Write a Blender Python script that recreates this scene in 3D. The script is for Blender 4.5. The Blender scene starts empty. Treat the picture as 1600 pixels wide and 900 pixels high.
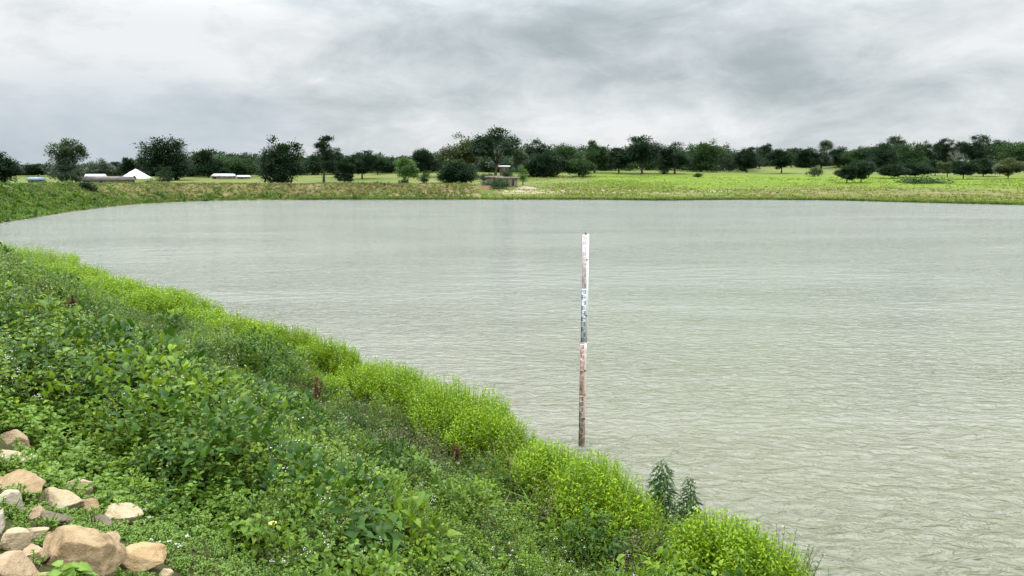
import bpy, math, random
import numpy as np
from mathutils import Vector

R = math.radians
sc = bpy.context.scene
col = sc.collection

# ------------------------------------------------------------------ camera
EYE = 5.0
PITCH = 9.24
FPX = 1156.0                      # focal length in pixels of the 1600 px wide photograph
cd = bpy.data.cameras.new('camera')
cam = bpy.data.objects.new('camera', cd)
col.objects.link(cam)
cam.location = (0, 0, EYE)
cam.rotation_euler = (R(90 - PITCH), 0, 0)
cd.sensor_width = 36
cd.lens = 36 * FPX / 1600
cd.clip_start = 0.05
cd.clip_end = 6000
sc.camera = cam

# ------------------------------------------------------------------ light and sky
sc.view_settings.view_transform = 'Standard'
sc.view_settings.look = 'None'
sc.view_settings.gamma = 1
sc.view_settings.use_curve_mapping = False
sc.view_settings.exposure = 0.0
SUN_EL, SUN_AZ = 66, -35          # azimuth measured from the view direction (+Y) to the right
sd = bpy.data.lights.new('sun', 'SUN')
sd.energy = 1.5
sd.angle = R(10)
sd.color = (1.0, 0.96, 0.9)
so = bpy.data.objects.new('sun', sd)
col.objects.link(so)
sv = Vector((math.sin(R(SUN_AZ)) * math.cos(R(SUN_EL)), math.cos(R(SUN_AZ)) * math.cos(R(SUN_EL)), math.sin(R(SUN_EL))))
so.rotation_euler = sv.to_track_quat('Z', 'Y').to_euler()
so.location = (0, 0, 60)

CP, SP = math.cos(R(PITCH)), math.sin(R(PITCH))


def ray(px, py):
    dx, dy = (px - 800) / FPX, (450 - py) / FPX
    return np.array([dx, CP + dy * SP, -SP + dy * CP])


def onplane(px, py, z=0.0):
    d = ray(px, py)
    t = (z - EYE) / d[2]
    return np.array([d[0] * t, d[1] * t, z])


class NT:
    """small helper for node trees"""
    def __init__(s, tree):
        s.t = tree
        s.t.nodes.clear()

    def n(s, typ, inputs=None, **props):
        nd = s.t.nodes.new(typ)
        for k, v in props.items():
            setattr(nd, k, v)
        for k, v in (inputs or {}).items():
            sock = nd.inputs[k]
            if isinstance(v, bpy.types.NodeSocket):
                s.t.links.new(v, sock)
            else:
                sock.default_value = v
        return nd

    def math(s, op, a, b=0.0, c=0.0, clamp=False):
        return s.n('ShaderNodeMath', {0: a, 1: b, 2: c}, operation=op, use_clamp=clamp).outputs[0]

    def mix(s, f, a, b, mode='MIX'):
        nd = s.n('ShaderNodeMix', data_type='RGBA', blend_type=mode)
        for k, v in ((0, f), (6, a), (7, b)):
            if isinstance(v, bpy.types.NodeSocket):
                s.t.links.new(v, nd.inputs[k])
            else:
                nd.inputs[k].default_value = v if k == 0 else (*v[:3], 1)
        return nd.outputs[2]

    def step(s, v, lo, hi, a=0.0, b=1.0):
        return s.n('ShaderNodeMapRange', {0: v, 1: lo, 2: hi, 3: a, 4: b}, interpolation_type='SMOOTHSTEP').outputs[0]

    def noise(s, vec, scale, detail=4, rough=0.5, dist=0.0):
        return s.n('ShaderNodeTexNoise', {'Vector': vec, 'Scale': scale, 'Detail': detail, 'Roughness': rough, 'Distortion': dist}).outputs[0]

    def ramp(s, f, stops):
        nd = s.n('ShaderNodeValToRGB', {0: f})
        el = nd.color_ramp.elements
        while len(el) < len(stops):
            el.new(0.5)
        for e, (p, c) in zip(el, stops):
            e.position = p
            e.color = (*c[:3], 1)
        return nd.outputs[0]


world = bpy.data.worlds.new('World')
sc.world = world
world.use_nodes = True
w = NT(world.node_tree)
tc = w.n('ShaderNodeTexCoord').outputs['Generated']
sep = w.n('ShaderNodeSeparateXYZ', {0: tc})
X, Y, Z = sep.outputs
zc = w.math('MAXIMUM', Z, 0.0)
den = w.math('ADD', zc, 0.19)
pv = w.n('ShaderNodeCombineXYZ', {0: w.math('DIVIDE', X, den), 1: w.math('DIVIDE', Y, den), 2: 0.0}).outputs[0]
sv3 = w.n('ShaderNodeVectorMath', {0: tc, 1: (1, 1, 3.0)}, operation='MULTIPLY').outputs[0]
n1 = w.noise(sv3, 2.2, 6, 0.5, 0.35)
n2 = w.noise(w.n('ShaderNodeVectorMath', {0: tc, 1: (1, 1, 2.3)}, operation='MULTIPLY').outputs[0], 6.0, 9, 0.6, 0.4)
n4 = w.noise(w.n('ShaderNodeVectorMath', {0: tc, 1: (1, 1, 2.6)}, operation='MULTIPLY').outputs[0], 14.0, 6, 0.58, 0.5)
n3 = w.noise(pv, 2.2, 7, 0.55, 0.3)
st = w.n('ShaderNodeVectorMath', {0: w.n('ShaderNodeCombineXYZ', {0: X, 1: Y, 2: w.math('MULTIPLY', Z, 2.6)}).outputs[0]}, operation='NORMALIZE').outputs[0]


def blob(px, py, rad):
    d = ray(px, py)
    d = d / np.linalg.norm(d)
    d[2] *= 2.6
    d = d / np.linalg.norm(d)
    dt = w.n('ShaderNodeVectorMath', {0: st, 1: tuple(d)}, operation='DOT_PRODUCT').outputs['Value']
    return w.step(dt, math.cos(R(rad)), 1.0)


dens = w.math('ADD', w.math('MULTIPLY', w.math('SUBTRACT', n1, 0.5), 1.2), w.math('MULTIPLY', w.math('SUBTRACT', n2, 0.5), 1.8))
dens = w.math('ADD', dens, w.math('MULTIPLY', w.math('SUBTRACT', n4, 0.5), 0.6))
for px, py, rad, k in ((960, 120, 22, 0.30), (1250, 165, 14, 0.16), (620, 150, 12, 0.12), (1120, 30, 16, 0.12), (820, 20, 14, 0.06),
                       (200, 55, 14, -0.34), (390, 60, 12, -0.12), (1000, 192, 10, -0.35), (1350, 60, 14, -0.1), (760, 195, 8, -0.16), (1330, 205, 9, -0.2),
                       (60, 175, 14, 0.08), (300, 225, 12, 0.04), (1560, 190, 12, 0.12)):
    dens = w.math('ADD', dens, w.math('MULTIPLY', blob(px, py, rad), k))
dens = w.math('ADD', dens, 0.36)
cloud = w.ramp(dens, [(0.0, (0.90, 0.92, 0.93)), (0.25, (0.77, 0.805, 0.825)), (0.5, (0.645, 0.70, 0.725)), (0.75, (0.525, 0.585, 0.61)), (1.0, (0.43, 0.495, 0.515))])
# blue veil low over the left horizon
cloud = w.mix(w.math('MULTIPLY', blob(180, 232, 17), 0.55), cloud, (0.50, 0.585, 0.68))
# cloud brightness boosted above the frame to light the weeds and brighten the water
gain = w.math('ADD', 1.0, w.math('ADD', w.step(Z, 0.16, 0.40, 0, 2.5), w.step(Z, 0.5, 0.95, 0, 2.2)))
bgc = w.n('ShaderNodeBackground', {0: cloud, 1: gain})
sky = w.n('ShaderNodeTexSky', sky_type='NISHITA', sun_disc=False, sun_elevation=R(SUN_EL), sun_rotation=R(SUN_AZ), air_density=1.0, dust_density=2.0)
bgs = w.n('ShaderNodeBackground', {0: sky.outputs[0], 1: 0.08})
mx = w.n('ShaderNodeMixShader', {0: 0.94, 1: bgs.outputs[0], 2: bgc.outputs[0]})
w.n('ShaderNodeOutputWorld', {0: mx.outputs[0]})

# ------------------------------------------------------------------ helpers
rng = np.random.default_rng(7)


def tag(o, label=None, cat=None, group=None, kind=None):
    if label:
        o['label'] = label
    if cat:
        o['category'] = cat
    if group:
        o['group'] = group
    if kind:
        o['kind'] = kind
    return o


def empty(name, loc, rz=0.0):
    o = bpy.data.objects.new(name, None)
    col.objects.link(o)
    o.location = loc
    o.rotation_euler.z = rz
    o.empty_display_size = 0.2
    return o


def mesh_obj(name, V, F, mats, mi=None, parent=None, smooth=False, loc=None):
    """V (n,3) array; F (m,3) or (m,4) array, or a list of polygons"""
    me = bpy.data.meshes.new(name)
    if isinstance(F, np.ndarray):
        k = F.shape[1]
        me.vertices.add(len(V))
        me.vertices.foreach_set('co', np.ascontiguousarray(V, dtype=np.float32).ravel())
        me.loops.add(F.size)
        me.loops.foreach_set('vertex_index', np.ascontiguousarray(F, dtype=np.int32).ravel())
        me.polygons.add(len(F))
        me.polygons.foreach_set('loop_start', np.arange(0, F.size, k, dtype=np.int32))
        me.update(calc_edges=True)
    else:
        me.from_pydata([tuple(v) for v in V], [], [tuple(f) for f in F])
    for m in (mats if isinstance(mats, (list, tuple)) else [mats]):
        me.materials.append(m)
    if mi is not None:
        me.polygons.foreach_set('material_index', np.ascontiguousarray(mi, dtype=np.int32))
    if smooth:
        me.polygons.foreach_set('use_smooth', np.ones(len(me.polygons), dtype=bool))
    me.update()
    o = bpy.data.objects.new(name, me)
    col.objects.link(o)
    if parent:
        o.parent = parent
    if loc is not None:
        o.location = loc
    return o


def hash2(ix, iy, seed):
    h = (ix * 374761393 + iy * 668265263 + seed * 1442695041) & 0xffffffff
    h = ((h ^ (h >> 13)) * 1274126177) & 0xffffffff
    return ((h ^ (h >> 16)) & 0xffffff) / float(0xffffff)


def vnoise(x, y, seed=0):
    x, y = np.asarray(x, float), np.asarray(y, float)
    ix, iy = np.floor(x).astype(np.int64), np.floor(y).astype(np.int64)
    fx, fy = x - ix, y - iy
    fx, fy = fx * fx * (3 - 2 * fx), fy * fy * (3 - 2 * fy)
    a, b = hash2(ix, iy, seed), hash2(ix + 1, iy, seed)
    c, d = hash2(ix, iy + 1, seed), hash2(ix + 1, iy + 1, seed)
    return (a + (b - a) * fx) * (1 - fy) + (c + (d - c) * fx) * fy


def fbm(x, y, seed=0, o=4):
    s, a, t = 0, 0.5, 0
    for k in range(o):
        s = s + a * vnoise(np.asarray(x) * 2 ** k, np.asarray(y) * 2 ** k, seed + k)
        t += a
        a *= 0.5
    return s / t - 0.5


def sstep(x, a, b):
    t = np.clip((x - a) / (b - a), 0, 1)
    return t * t * (3 - 2 * t)


# ------------------------------------------------------------------ materials
def mat(name):
    m = bpy.data.materials.new(name)
    m.use_nodes = True
    return m, NT(m.node_tree)


def leafmat(name, cols, rough=0.5, transl=0.3, nscale=0.9, spec=0.35, vary=0.5):
    m, t = mat(name)
    g = t.n('ShaderNodeNewGeometry')
    r = g.outputs['Random Per Island']
    k = len(cols)
    c = t.ramp(r, [(i / max(1, k - 1), cc) for i, cc in enumerate(cols)])
    nz = t.noise(g.outputs['Position'], nscale, 3, 0.6)
    c = t.mix(t.step(nz, 0.35, 0.68, 0, vary), c, tuple(np.array(cols[0]) * 0.55), 'MIX')
    c = t.mix(t.math('MULTIPLY', g.outputs['Backfacing'], 0.25), c, tuple(np.array(cols[-1]) * 1.2))
    p = t.n('ShaderNodeBsdfPrincipled', {'Base Color': c, 'Roughness': rough, 'Specular IOR Level': spec})
    tr = t.n('ShaderNodeBsdfTranslucent', {0: t.mix(1.0, c, (1.25, 1.2, 0.6), 'MULTIPLY')})
    mx = t.n('ShaderNodeMixShader', {0: transl, 1: p.outputs[0], 2: tr.outputs[0]})
    t.n('ShaderNodeOutputMaterial', {0: mx.outputs[0]})
    return m


def plain(name, c, rough=0.7, var=0.25, scale=6.0, bump=0.0, c2=None, metal=0.0):
    m, t = mat(name)
    tcx = t.n('ShaderNodeTexCoord').outputs['Object']
    nz = t.noise(tcx, scale, 6, 0.6)
    cc = t.mix(t.step(nz, 0.3, 0.7), tuple(np.array(c) * (1 - var)), c2 if c2 else tuple(np.minimum(1, np.array(c) * (1 + var * 0.6))))
    ins = {'Base Color': cc, 'Roughness': rough, 'Metallic': metal}
    if bump:
        ins['Normal'] = t.n('ShaderNodeBump', {'Height': nz, 'Strength': bump, 'Distance': 0.02}).outputs[0]
    p = t.n('ShaderNodeBsdfPrincipled', ins)
    t.n('ShaderNodeOutputMaterial', {0: p.outputs[0]})
    return m


M = {}
M['lime'] = leafmat('lime_leaf', [(0.115, 0.225, 0.005), (0.19, 0.325, 0.006), (0.25, 0.385, 0.008), (0.30, 0.41, 0.013)], 0.55, 0.3, 0.7, 0.25, 0.25)
M['weed'] = leafmat('weed_leaf', [(0.06, 0.13, 0.010), (0.10, 0.19, 0.012), (0.15, 0.255, 0.018), (0.22, 0.32, 0.03)], 0.5, 0.27, 0.8, 0.2, 0.4)
M['weed_dark'] = leafmat('dark_weed_leaf', [(0.022, 0.065, 0.007), (0.036, 0.095, 0.009), (0.058, 0.135, 0.014)], 0.5, 0.28, 1.0, 0.22, 0.3)
M['weed_deep'] = leafmat('deep_weed_leaf', [(0.014, 0.046, 0.006), (0.024, 0.070, 0.008), (0.042, 0.10, 0.012)], 0.5, 0.2, 1.0, 0.2, 0.3)
M['pale'] = leafmat('pale_weed_leaf', [(0.075, 0.145, 0.028), (0.115, 0.205, 0.042), (0.16, 0.26, 0.065), (0.22, 0.31, 0.10)], 0.55, 0.3, 0.5, 0.2, 0.4)
M['olive'] = leafmat('olive_weed_leaf', [(0.07, 0.085, 0.03), (0.12, 0.13, 0.05), (0.19, 0.19, 0.09), (0.15, 0.10, 0.05)], 0.6, 0.25, 1.2, 0.25, 0.3)
M['yellowgreen'] = leafmat('young_leaf', [(0.10, 0.20, 0.02), (0.16, 0.28, 0.03), (0.2, 0.32, 0.04)], 0.45, 0.35, 0.8, 0.35, 0.3)
M['grass'] = leafmat('grass_blade', [(0.08, 0.17, 0.015), (0.13, 0.24, 0.02), (0.2, 0.28, 0.04), (0.28, 0.28, 0.09)], 0.5, 0.3, 0.6, 0.3, 0.3)
M['petal'] = leafmat('white_petal', [(0.48, 0.48, 0.46), (0.62, 0.62, 0.6), (0.52, 0.5, 0.54)], 0.6, 0.2, 1.0, 0.2, 0.0)
M['yellow_petal'] = leafmat('yellow_petal', [(0.75, 0.55, 0.12), (0.8, 0.65, 0.2)], 0.6, 0.2, 1.0, 0.2, 0.0)
M['stem'] = leafmat('green_stem', [(0.07, 0.11, 0.025), (0.12, 0.13, 0.04), (0.12, 0.09, 0.04)], 0.6, 0.1)
M['rust_seed'] = leafmat('rust_seed', [(0.07, 0.035, 0.015), (0.11, 0.055, 0.025), (0.15, 0.085, 0.04)], 0.8, 0.1)
M['dry'] = leafmat('dry_blade', [(0.13, 0.115, 0.045), (0.18, 0.15, 0.065), (0.23, 0.19, 0.09), (0.12, 0.15, 0.035)], 0.7, 0.2)
M['bankgreen'] = leafmat('bank_leaf', [(0.04, 0.10, 0.012), (0.07, 0.16, 0.018), (0.12, 0.23, 0.025), (0.19, 0.25, 0.05)], 0.5, 0.3, 0.15, 0.3, 0.5)
M['tree_dark'] = leafmat('dark_tree_leaf', [(0.010, 0.026, 0.013), (0.017, 0.041, 0.019), (0.027, 0.058, 0.024)], 0.6, 0.25, 0.35, 0.1, 0.35)
M['tree_mid'] = leafmat('tree_leaf', [(0.022, 0.050, 0.018), (0.034, 0.074, 0.023), (0.050, 0.10, 0.03)], 0.6, 0.25, 0.35, 0.1, 0.35)
M['tree_grey'] = leafmat('grey_green_leaf', [(0.030, 0.056, 0.031), (0.048, 0.084, 0.046), (0.078, 0.12, 0.066)], 0.5, 0.2, 0.35, 0.3, 0.35)
M['tree_light'] = leafmat('light_tree_leaf', [(0.045, 0.10, 0.02), (0.07, 0.15, 0.025), (0.10, 0.19, 0.035)], 0.5, 0.25, 0.35, 0.3, 0.35)
M['tree_olive'] = leafmat('olive_tree_leaf', [(0.024, 0.045, 0.014), (0.05, 0.075, 0.018), (0.10, 0.125, 0.028)], 0.5, 0.25, 0.25, 0.3, 0.3)
M['bark'] = plain('bark', (0.075, 0.06, 0.048), 0.9, 0.4, 3)
M['grey_bark'] = plain('grey_bark', (0.22, 0.20, 0.19), 0.9, 0.3, 3)
M['mud_wall'] = plain('mud_wall', (0.18, 0.135, 0.10), 0.95, 0.35, 0.8)
M['brick_wall'] = plain('red_mud_wall', (0.26, 0.14, 0.095), 0.95, 0.3, 0.9)
M['grey_wall'] = plain('grey_wall', (0.105, 0.085, 0.072), 0.95, 0.35, 0.8)
M['white_metal'] = plain('white_metal_roof', (0.62, 0.63, 0.65), 0.5, 0.12, 0.6)
M['blue_metal'] = plain('blue_metal_roof', (0.13, 0.21, 0.31), 0.5, 0.12, 0.6)
M['thatch'] = plain('thatch', (0.13, 0.11, 0.08), 0.95, 0.4, 2.0)
M['rusty_roof'] = plain('rusty_roof', (0.12, 0.10, 0.09), 0.8, 0.4, 0.5)
M['dark_opening'] = plain('dark_opening', (0.02, 0.018, 0.016), 0.9, 0.2, 1)
M['canvas'] = plain('white_sheet', (0.78, 0.78, 0.80), 0.6, 0.06, 0.8)
M['dirt'] = plain('bare_dirt', (0.25, 0.20, 0.145), 0.95, 0.3, 0.7)

# ------------------------------------------------------------------ shoreline of the pond
pts = []
for px, py in ((1330, 893), (1240, 885), (1190, 856), (1090, 822), (990, 775), (940, 722), (860, 695), (800, 662), (700, 608), (560, 552), (430, 512), (350, 500), (270, 466), (140, 427), (0, 385)):
    pts.append(onplane(px, py, 0.62)[:2])
pts += [np.array(p) for p in ((-40.5, 55.5), (-45, 61.5))]
for px, py in ((-2, 349), (60, 339), (110, 331), (200, 320), (300, 314.5), (420, 312.5), (520, 312), (620, 312), (800, 312), (920, 312), (1030, 313.5), (1150, 312), (1300, 313), (1450, 317), (1600, 320.5)):
    pts.append(onplane(px, py, 0)[:2])
pts += [np.array(p) for p in ((84, 84), (90, 60), (84, 30), (66, 2), (44, -18), (26, -20), (12, -3))]
P = np.array(pts)[::-1]           # clockwise list turned into counter-clockwise


def resample(P, step):
    Q = np.vstack([P, P[:1]])
    L = np.concatenate([[0], np.cumsum(np.linalg.norm(np.diff(Q, axis=0), axis=1))])
    u = np.arange(0, L[-1], step)
    return np.stack([np.interp(u, L, Q[:, k]) for k in (0, 1)], 1)


def smooth(P, n):
    for _ in range(n):
        P = (np.roll(P, 1, 0) + 2 * P + np.roll(P, -1, 0)) / 4
    return P


S = smooth(resample(P, 0.4), 14)
S += 0.0
# adaptive: keep every sample near the camera, thin out far away
dcam = np.linalg.norm(S, axis=1)
keep = [i for i in range(len(S)) if dcam[i] < 35 or i % 2 == 0]
S = S[keep]
area = 0.5 * np.sum(S[:, 0] * np.roll(S[:, 1], -1) - np.roll(S[:, 0], -1) * S[:, 1])
if area < 0:
    S = S[::-1].copy()
# stable outward normals (heavily smoothed outline so that far offsets never cross)
SS = smooth(S, 400)
Tn = np.roll(SS, -3, 0) - np.roll(SS, 3, 0)
NRM = np.stack([Tn[:, 1], -Tn[:, 0]], 1)
NRM /= np.linalg.norm(NRM, axis=1)[:, None]
CEN = np.array([8.0, 58.0])


def sdist(x, y):
    x, y = np.atleast_1d(np.asarray(x, float)), np.atleast_1d(np.asarray(y, float))
    out = np.empty(len(x))
    A, B = S, np.roll(S, -1, 0)
    AB = B - A
    LL = (AB ** 2).sum(1)
    for c in range(0, len(x), 4000):
        p = np.stack([x[c:c + 4000], y[c:c + 4000]], 1)
        ap = p[:, None, :] - A[None]
        t = np.clip((ap * AB[None]).sum(2) / LL[None], 0, 1)
        d = np.linalg.norm(ap - t[..., None] * AB[None], axis=2).min(1)
        cond = (A[None, :, 1] > p[:, 1:2]) != (B[None, :, 1] > p[:, 1:2])
        xi = A[None, :, 0] + (p[:, 1:2] - A[None, :, 1]) / np.where(AB[None, :, 1] == 0, 1e-9, AB[None, :, 1]) * AB[None, :, 0]
        inside = (cond & (p[:, 0:1] < xi)).sum(1) % 2 == 1
        out[c:c + 4000] = np.where(inside, -d, d)
    return out


def zprof(s, x, y):
    """ground height from the distance s to the waterline"""
    ang = np.degrees(np.arctan2(y - CEN[1], x - CEN[0])) % 360
    wgt = sstep(ang, 97, 104) * (1 - sstep(ang, 325, 345))
    crest = 2.25 + 0.95 * sstep(ang, 112, 178) + 0.2 * sstep(ang, 185, 225)
    slope = 0.0195 - 0.0085 * sstep(ang, 98, 122) * (1 - sstep(ang, 230, 260))
    nat = np.where(s > 0, 0.12 * (1 - np.exp(-np.maximum(s, 0) / 0.6)) + slope * np.maximum(s, 0), 0)
    nat = np.where(s > 420, nat - (np.maximum(s, 420) - 420) * slope, nat)
    wd = crest * 2.12
    emb = np.where(s < wd, crest * np.clip(s / wd, 0, 1) ** 1.35, np.where(s < wd + 4.5, crest, crest - (s - wd - 4.5) * 0.5))
    hi = np.maximum(nat, emb)
    z = wgt * hi + (1 - wgt) * nat
    rough = fbm(x * 0.35, y * 0.35, 3, 4) * 0.35 * sstep(s, 0.3, 2.5) * (1 - 0.6 * sstep(s, 60, 200))
    far = fbm(x * 0.012, y * 0.012, 11, 3) * (5 - 3.5 * sstep(ang, 98, 118)) * sstep(s, 40, 260)
    mount = (sstep(s, 0, 1.0) * fbm(x * 1.1, y * 1.1, 21, 2) * 0.12 + sstep(s, 1.8, 3.0) * (1 - sstep(s, 6.0, 7.2)) * fbm(x * .5, y * .5, 23, 2) * 0.42) * (s < 60)
    z = z + rough + far + mount
    return np.where(s < 0, np.maximum(s * 0.35, -2.2), np.maximum(z, 0.004 + np.minimum(s, 0.1)))


def ground(x, y):
    x, y = np.atleast_1d(x), np.atleast_1d(y)
    return zprof(sdist(x, y), x, y)


def gz(x, y):
    return float(ground(np.array([x]), np.array([y]))[0])


def proj(x, y, z):
    dep = y * CP + (EYE - z) * SP
    up = y * SP - (EYE - z) * CP
    return 800 + FPX * x / dep, 450 - FPX * up / dep


# ------------------------------------------------------------------ ground sheet
srow = [0.0]
st_ = 0.25
while srow[-1] < 3500:
    last = srow[-1]
    st_ = 0.25 if last < 9 else (0.5 if last < 16 else (1.2 if last < 70 else st_ * 1.08))
    srow.append(last + st_)
srow = np.array(srow)
n, k = len(S), len(srow)
GX = S[:, None, 0] + NRM[:, None, 0] * srow[None]
GY = S[:, None, 1] + NRM[:, None, 1] * srow[None]
sd_true = np.where(srow[None] < 80, sdist(GX.ravel(), GY.ravel()).reshape(n, k), srow[None])
sd_true = np.where(srow[None] <= 0, 0, sd_true)
GZ = zprof(sd_true.ravel(), GX.ravel(), GY.ravel()).reshape(n, k)
inner = [0.6, 2, 5]
IX = [S - NRM * d for d in inner]
IZ = [-0.25, -0.8, -1.9]
rowsV = []
for d, q, zz in zip(inner[::-1], IX[::-1], IZ[::-1]):
    rowsV.append(np.column_stack([q, np.full(n, zz)]))
for j in range(k):
    rowsV.append(np.column_stack([GX[:, j], GY[:, j], GZ[:, j] - (0.03 if j == 0 else 0)]))
V = np.vstack(rowsV)
nr = len(rowsV)
ii = np.arange(n)
jj = np.arange(nr - 1)
I, J = np.meshgrid(ii, jj)
a = J * n + I
b = J * n + (I + 1) % n
F = np.stack([a.ravel(), (a + n).ravel(), (b + n).ravel(), b.ravel()], 1)
# flip so that normals look up
F = F[:, ::-1]
gm, t = mat('ground')
pos = t.n('ShaderNodeNewGeometry').outputs['Position']
zn = t.n('ShaderNodeVertexColor', layer_name='zone').outputs[0]
zs = t.n('ShaderNodeSeparateColor', {0: zn})
zr, zg, zb = zs.outputs[0], zs.outputs[1], zs.outputs[2]
na = t.noise(pos, 0.22, 6, 0.62)
nb = t.noise(pos, 1.3, 5, 0.65)
nc = t.noise(pos, 0.035, 4, 0.6)
pst = t.n('ShaderNodeVectorMath', {0: pos, 1: (0.35, 1.2, 1)}, operation='MULTIPLY').outputs[0]
nd_ = t.noise(pst, 0.12, 5, 0.6)
meadow = t.ramp(t.math('ADD', t.math('MULTIPLY', na, 0.6), t.math('MULTIPLY', nc, 0.5)), [(0.35, (0.07, 0.10, 0.022)), (0.5, (0.10, 0.13, 0.03)), (0.62, (0.135, 0.15, 0.045)), (0.75, (0.18, 0.17, 0.07))])
lush = t.ramp(nd_, [(0.3, (0.075, 0.125, 0.013)), (0.5, (0.112, 0.168, 0.015)), (0.7, (0.15, 0.19, 0.028))])
dry = t.ramp(na, [(0.3, (0.085, 0.10, 0.025)), (0.5, (0.135, 0.125, 0.045)), (0.7, (0.20, 0.165, 0.08))])
sand = t.ramp(nb, [(0.3, (0.22, 0.18, 0.105)), (0.7, (0.33, 0.275, 0.18))])
soil = t.ramp(t.noise(pos, 9.0, 6, 0.7), [(0.3, (0.022, 0.02, 0.01)), (0.55, (0.05, 0.055, 0.018)), (0.75, (0.10, 0.085, 0.045))])  # soil colours darkened for the shadow beneath the bank weeds
jit = t.math('MULTIPLY', t.math('SUBTRACT', na, 0.5), 1.6)
c = t.mix(t.step(t.math('ADD', zg, jit), 0.35, 0.7), meadow, lush)
c = t.mix(t.step(t.math('ADD', zb, jit), 0.35, 0.75), c, dry)
c = t.mix(t.step(t.math('ADD', zr, t.math('MULTIPLY', jit, 0.9)), 0.32, 0.75), c, sand)
al = t.n('ShaderNodeAttribute', attribute_name='bare').outputs['Fac']
c = t.mix(al, c, soil)
bmp = t.n('ShaderNodeBump', {'Height': nb, 'Strength': 0.6, 'Distance': 0.15})
pb = t.n('ShaderNodeBsdfPrincipled', {'Base Color': c, 'Roughness': 0.95, 'Specular IOR Level': 0.1, 'Normal': bmp.outputs[0]})
t.n('ShaderNodeOutputMaterial', {0: pb.outputs[0]})
go = mesh_obj('ground', V, F, gm, smooth=True)
go['kind'] = 'structure'


def gauss(X, Y, x, y, rx, ry):
    return np.exp(-(((X - x) / rx) ** 2 + ((Y - y) / ry) ** 2))


VX, VY, VZ = V[:, 0], V[:, 1], V[:, 2]
vs = np.concatenate([np.full(3 * n, -1.0), np.tile(srow[:, None], (1, n)).ravel()])
vang = np.degrees(np.arctan2(VY - CEN[1], VX - CEN[0])) % 360
sandm = np.zeros(len(V))
for px, py, rx, ry, a_ in ((845, 296, 11, 7, 1), (930, 293, 9, 6, 1), (990, 297, 8, 5, .9), (1100, 297, 7, 5, .85), (885, 300, 11, 5, .95), (760, 300, 11, 4.5, .95), (660, 304, 16, 3.0, .9),
                           (1040, 302, 8, 4, .7), (1260, 297, 6, 4, .6), (600, 307, 12, 2.5, .8), (1400, 300, 9, 4, .5), (1540, 300, 9, 4, .5), (820, 285, 5, 4, .8)):
    d = 118
    for _ in range(6):
        q = ray(px, py)
        g_ = gz(q[0] * d / q[1], d)
        d = min(260, max(118, (g_ - EYE) / q[2] * q[1]))
    sandm = np.maximum(sandm, a_ * gauss(VX, VY, q[0] * d / q[1], d, rx, ry))
lushm = sstep(VX, 12, 30) * sstep(vs, 26 + 14 * sstep(VX, 40, 70), 40 + 14 * sstep(VX, 40, 70)) * (1 - 0.8 * sstep(vs, 90, 160)) * (VY > 40)
lushm = np.maximum(lushm, 0.55 * sstep(vs, 0.2, 0.8) * (1 - sstep(vs, 1.0, 2.2)) * (VY > 80))
drym = np.maximum((1 - sstep(vang, 150, 172)) * sstep(vang, 99, 106) * sstep(vs, 0.6, 2.0) * (1 - sstep(vs, 9, 13)) * 0.95,
                  sstep(vang, 5, 25) * (1 - sstep(vang, 58, 78)) * sstep(vs, 2.0, 6) * (1 - sstep(vs, 34, 48)) * 0.8)
drym = np.maximum(drym, 0.55 * sstep(vang, 60, 70) * (1 - sstep(vang, 108, 114)) * sstep(vs, 0.8, 2.0) * (1 - sstep(vs, 7, 13)))
me = go.data
ca = me.color_attributes.new('zone', 'FLOAT_COLOR', 'POINT')
ca.data.foreach_set('color', np.column_stack([sandm, lushm, drym, np.ones(len(V))]).astype(np.float32).ravel())
bare = np.maximum(np.exp(-np.linalg.norm(V[:, :2] - np.array([-6, 12]), axis=1) / 28) * 1.6, (vs < 0.22) * 0.8)
bare = np.clip(bare, 0, 1)
ba = me.attributes.new('bare', 'FLOAT', 'POINT')
ba.data.foreach_set('value', bare.astype(np.float32))

# ------------------------------------------------------------------ water
wm, t = mat('pond_water')
pos = t.n('ShaderNodeNewGeometry').outputs['Position']


def stretch(sx, sy, rot):
    return t.n('ShaderNodeMapping', {'Vector': pos, 'Rotation': (0, 0, R(rot)), 'Scale': (sx, sy, 1)}).outputs[0]


w1 = t.noise(stretch(0.55, 1.0, 14), 4.4, 4, 0.55, 1.0)
w2 = t.noise(stretch(0.4, 1.0, -7), 1.2, 3, 0.5, 0.4)
w3 = t.noise(stretch(0.6, 1.0, 22), 6.5, 2, 0.5, 0.3)
gust = t.noise(stretch(0.25, 1.0, 4), 0.16, 4, 0.55, 0.3)
gs = t.step(gust, 0.32, 0.68, 0.5, 1.35)
b1 = t.n('ShaderNodeBump', {'Height': w2, 'Strength': 0.9, 'Distance': 0.13})
b2 = t.n('ShaderNodeBump', {'Height': w1, 'Strength': t.math('MULTIPLY', gs, 0.9), 'Distance': 0.17, 'Normal': b1.outputs[0]})
b3 = t.n('ShaderNodeBump', {'Height': w3, 'Strength': t.math('MULTIPLY', gs, 0.6), 'Distance': 0.075, 'Normal': b2.outputs[0]})
turb = t.noise(pos, 0.06, 4, 0.5)
cw = t.mix(t.step(turb, 0.3, 0.7), (0.156, 0.163, 0.143), (0.176, 0.182, 0.162))  # far body colour lightened to add the silvery sky reflection
cw = t.mix(t.step(t.n('ShaderNodeSeparateXYZ', {0: pos}).outputs[1], 4, 34), (0.152, 0.153, 0.106), cw)
pw = t.n('ShaderNodeBsdfPrincipled', {'Base Color': cw, 'Roughness': t.step(t.n('ShaderNodeSeparateXYZ', {0: pos}).outputs[1], 12, 80, 0.05, 0.10), 'IOR': 1.45, 'Normal': b3.outputs[0]})
t.n('ShaderNodeOutputMaterial', {0: pw.outputs[0]})
ring = S + NRM * 0.5
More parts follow.
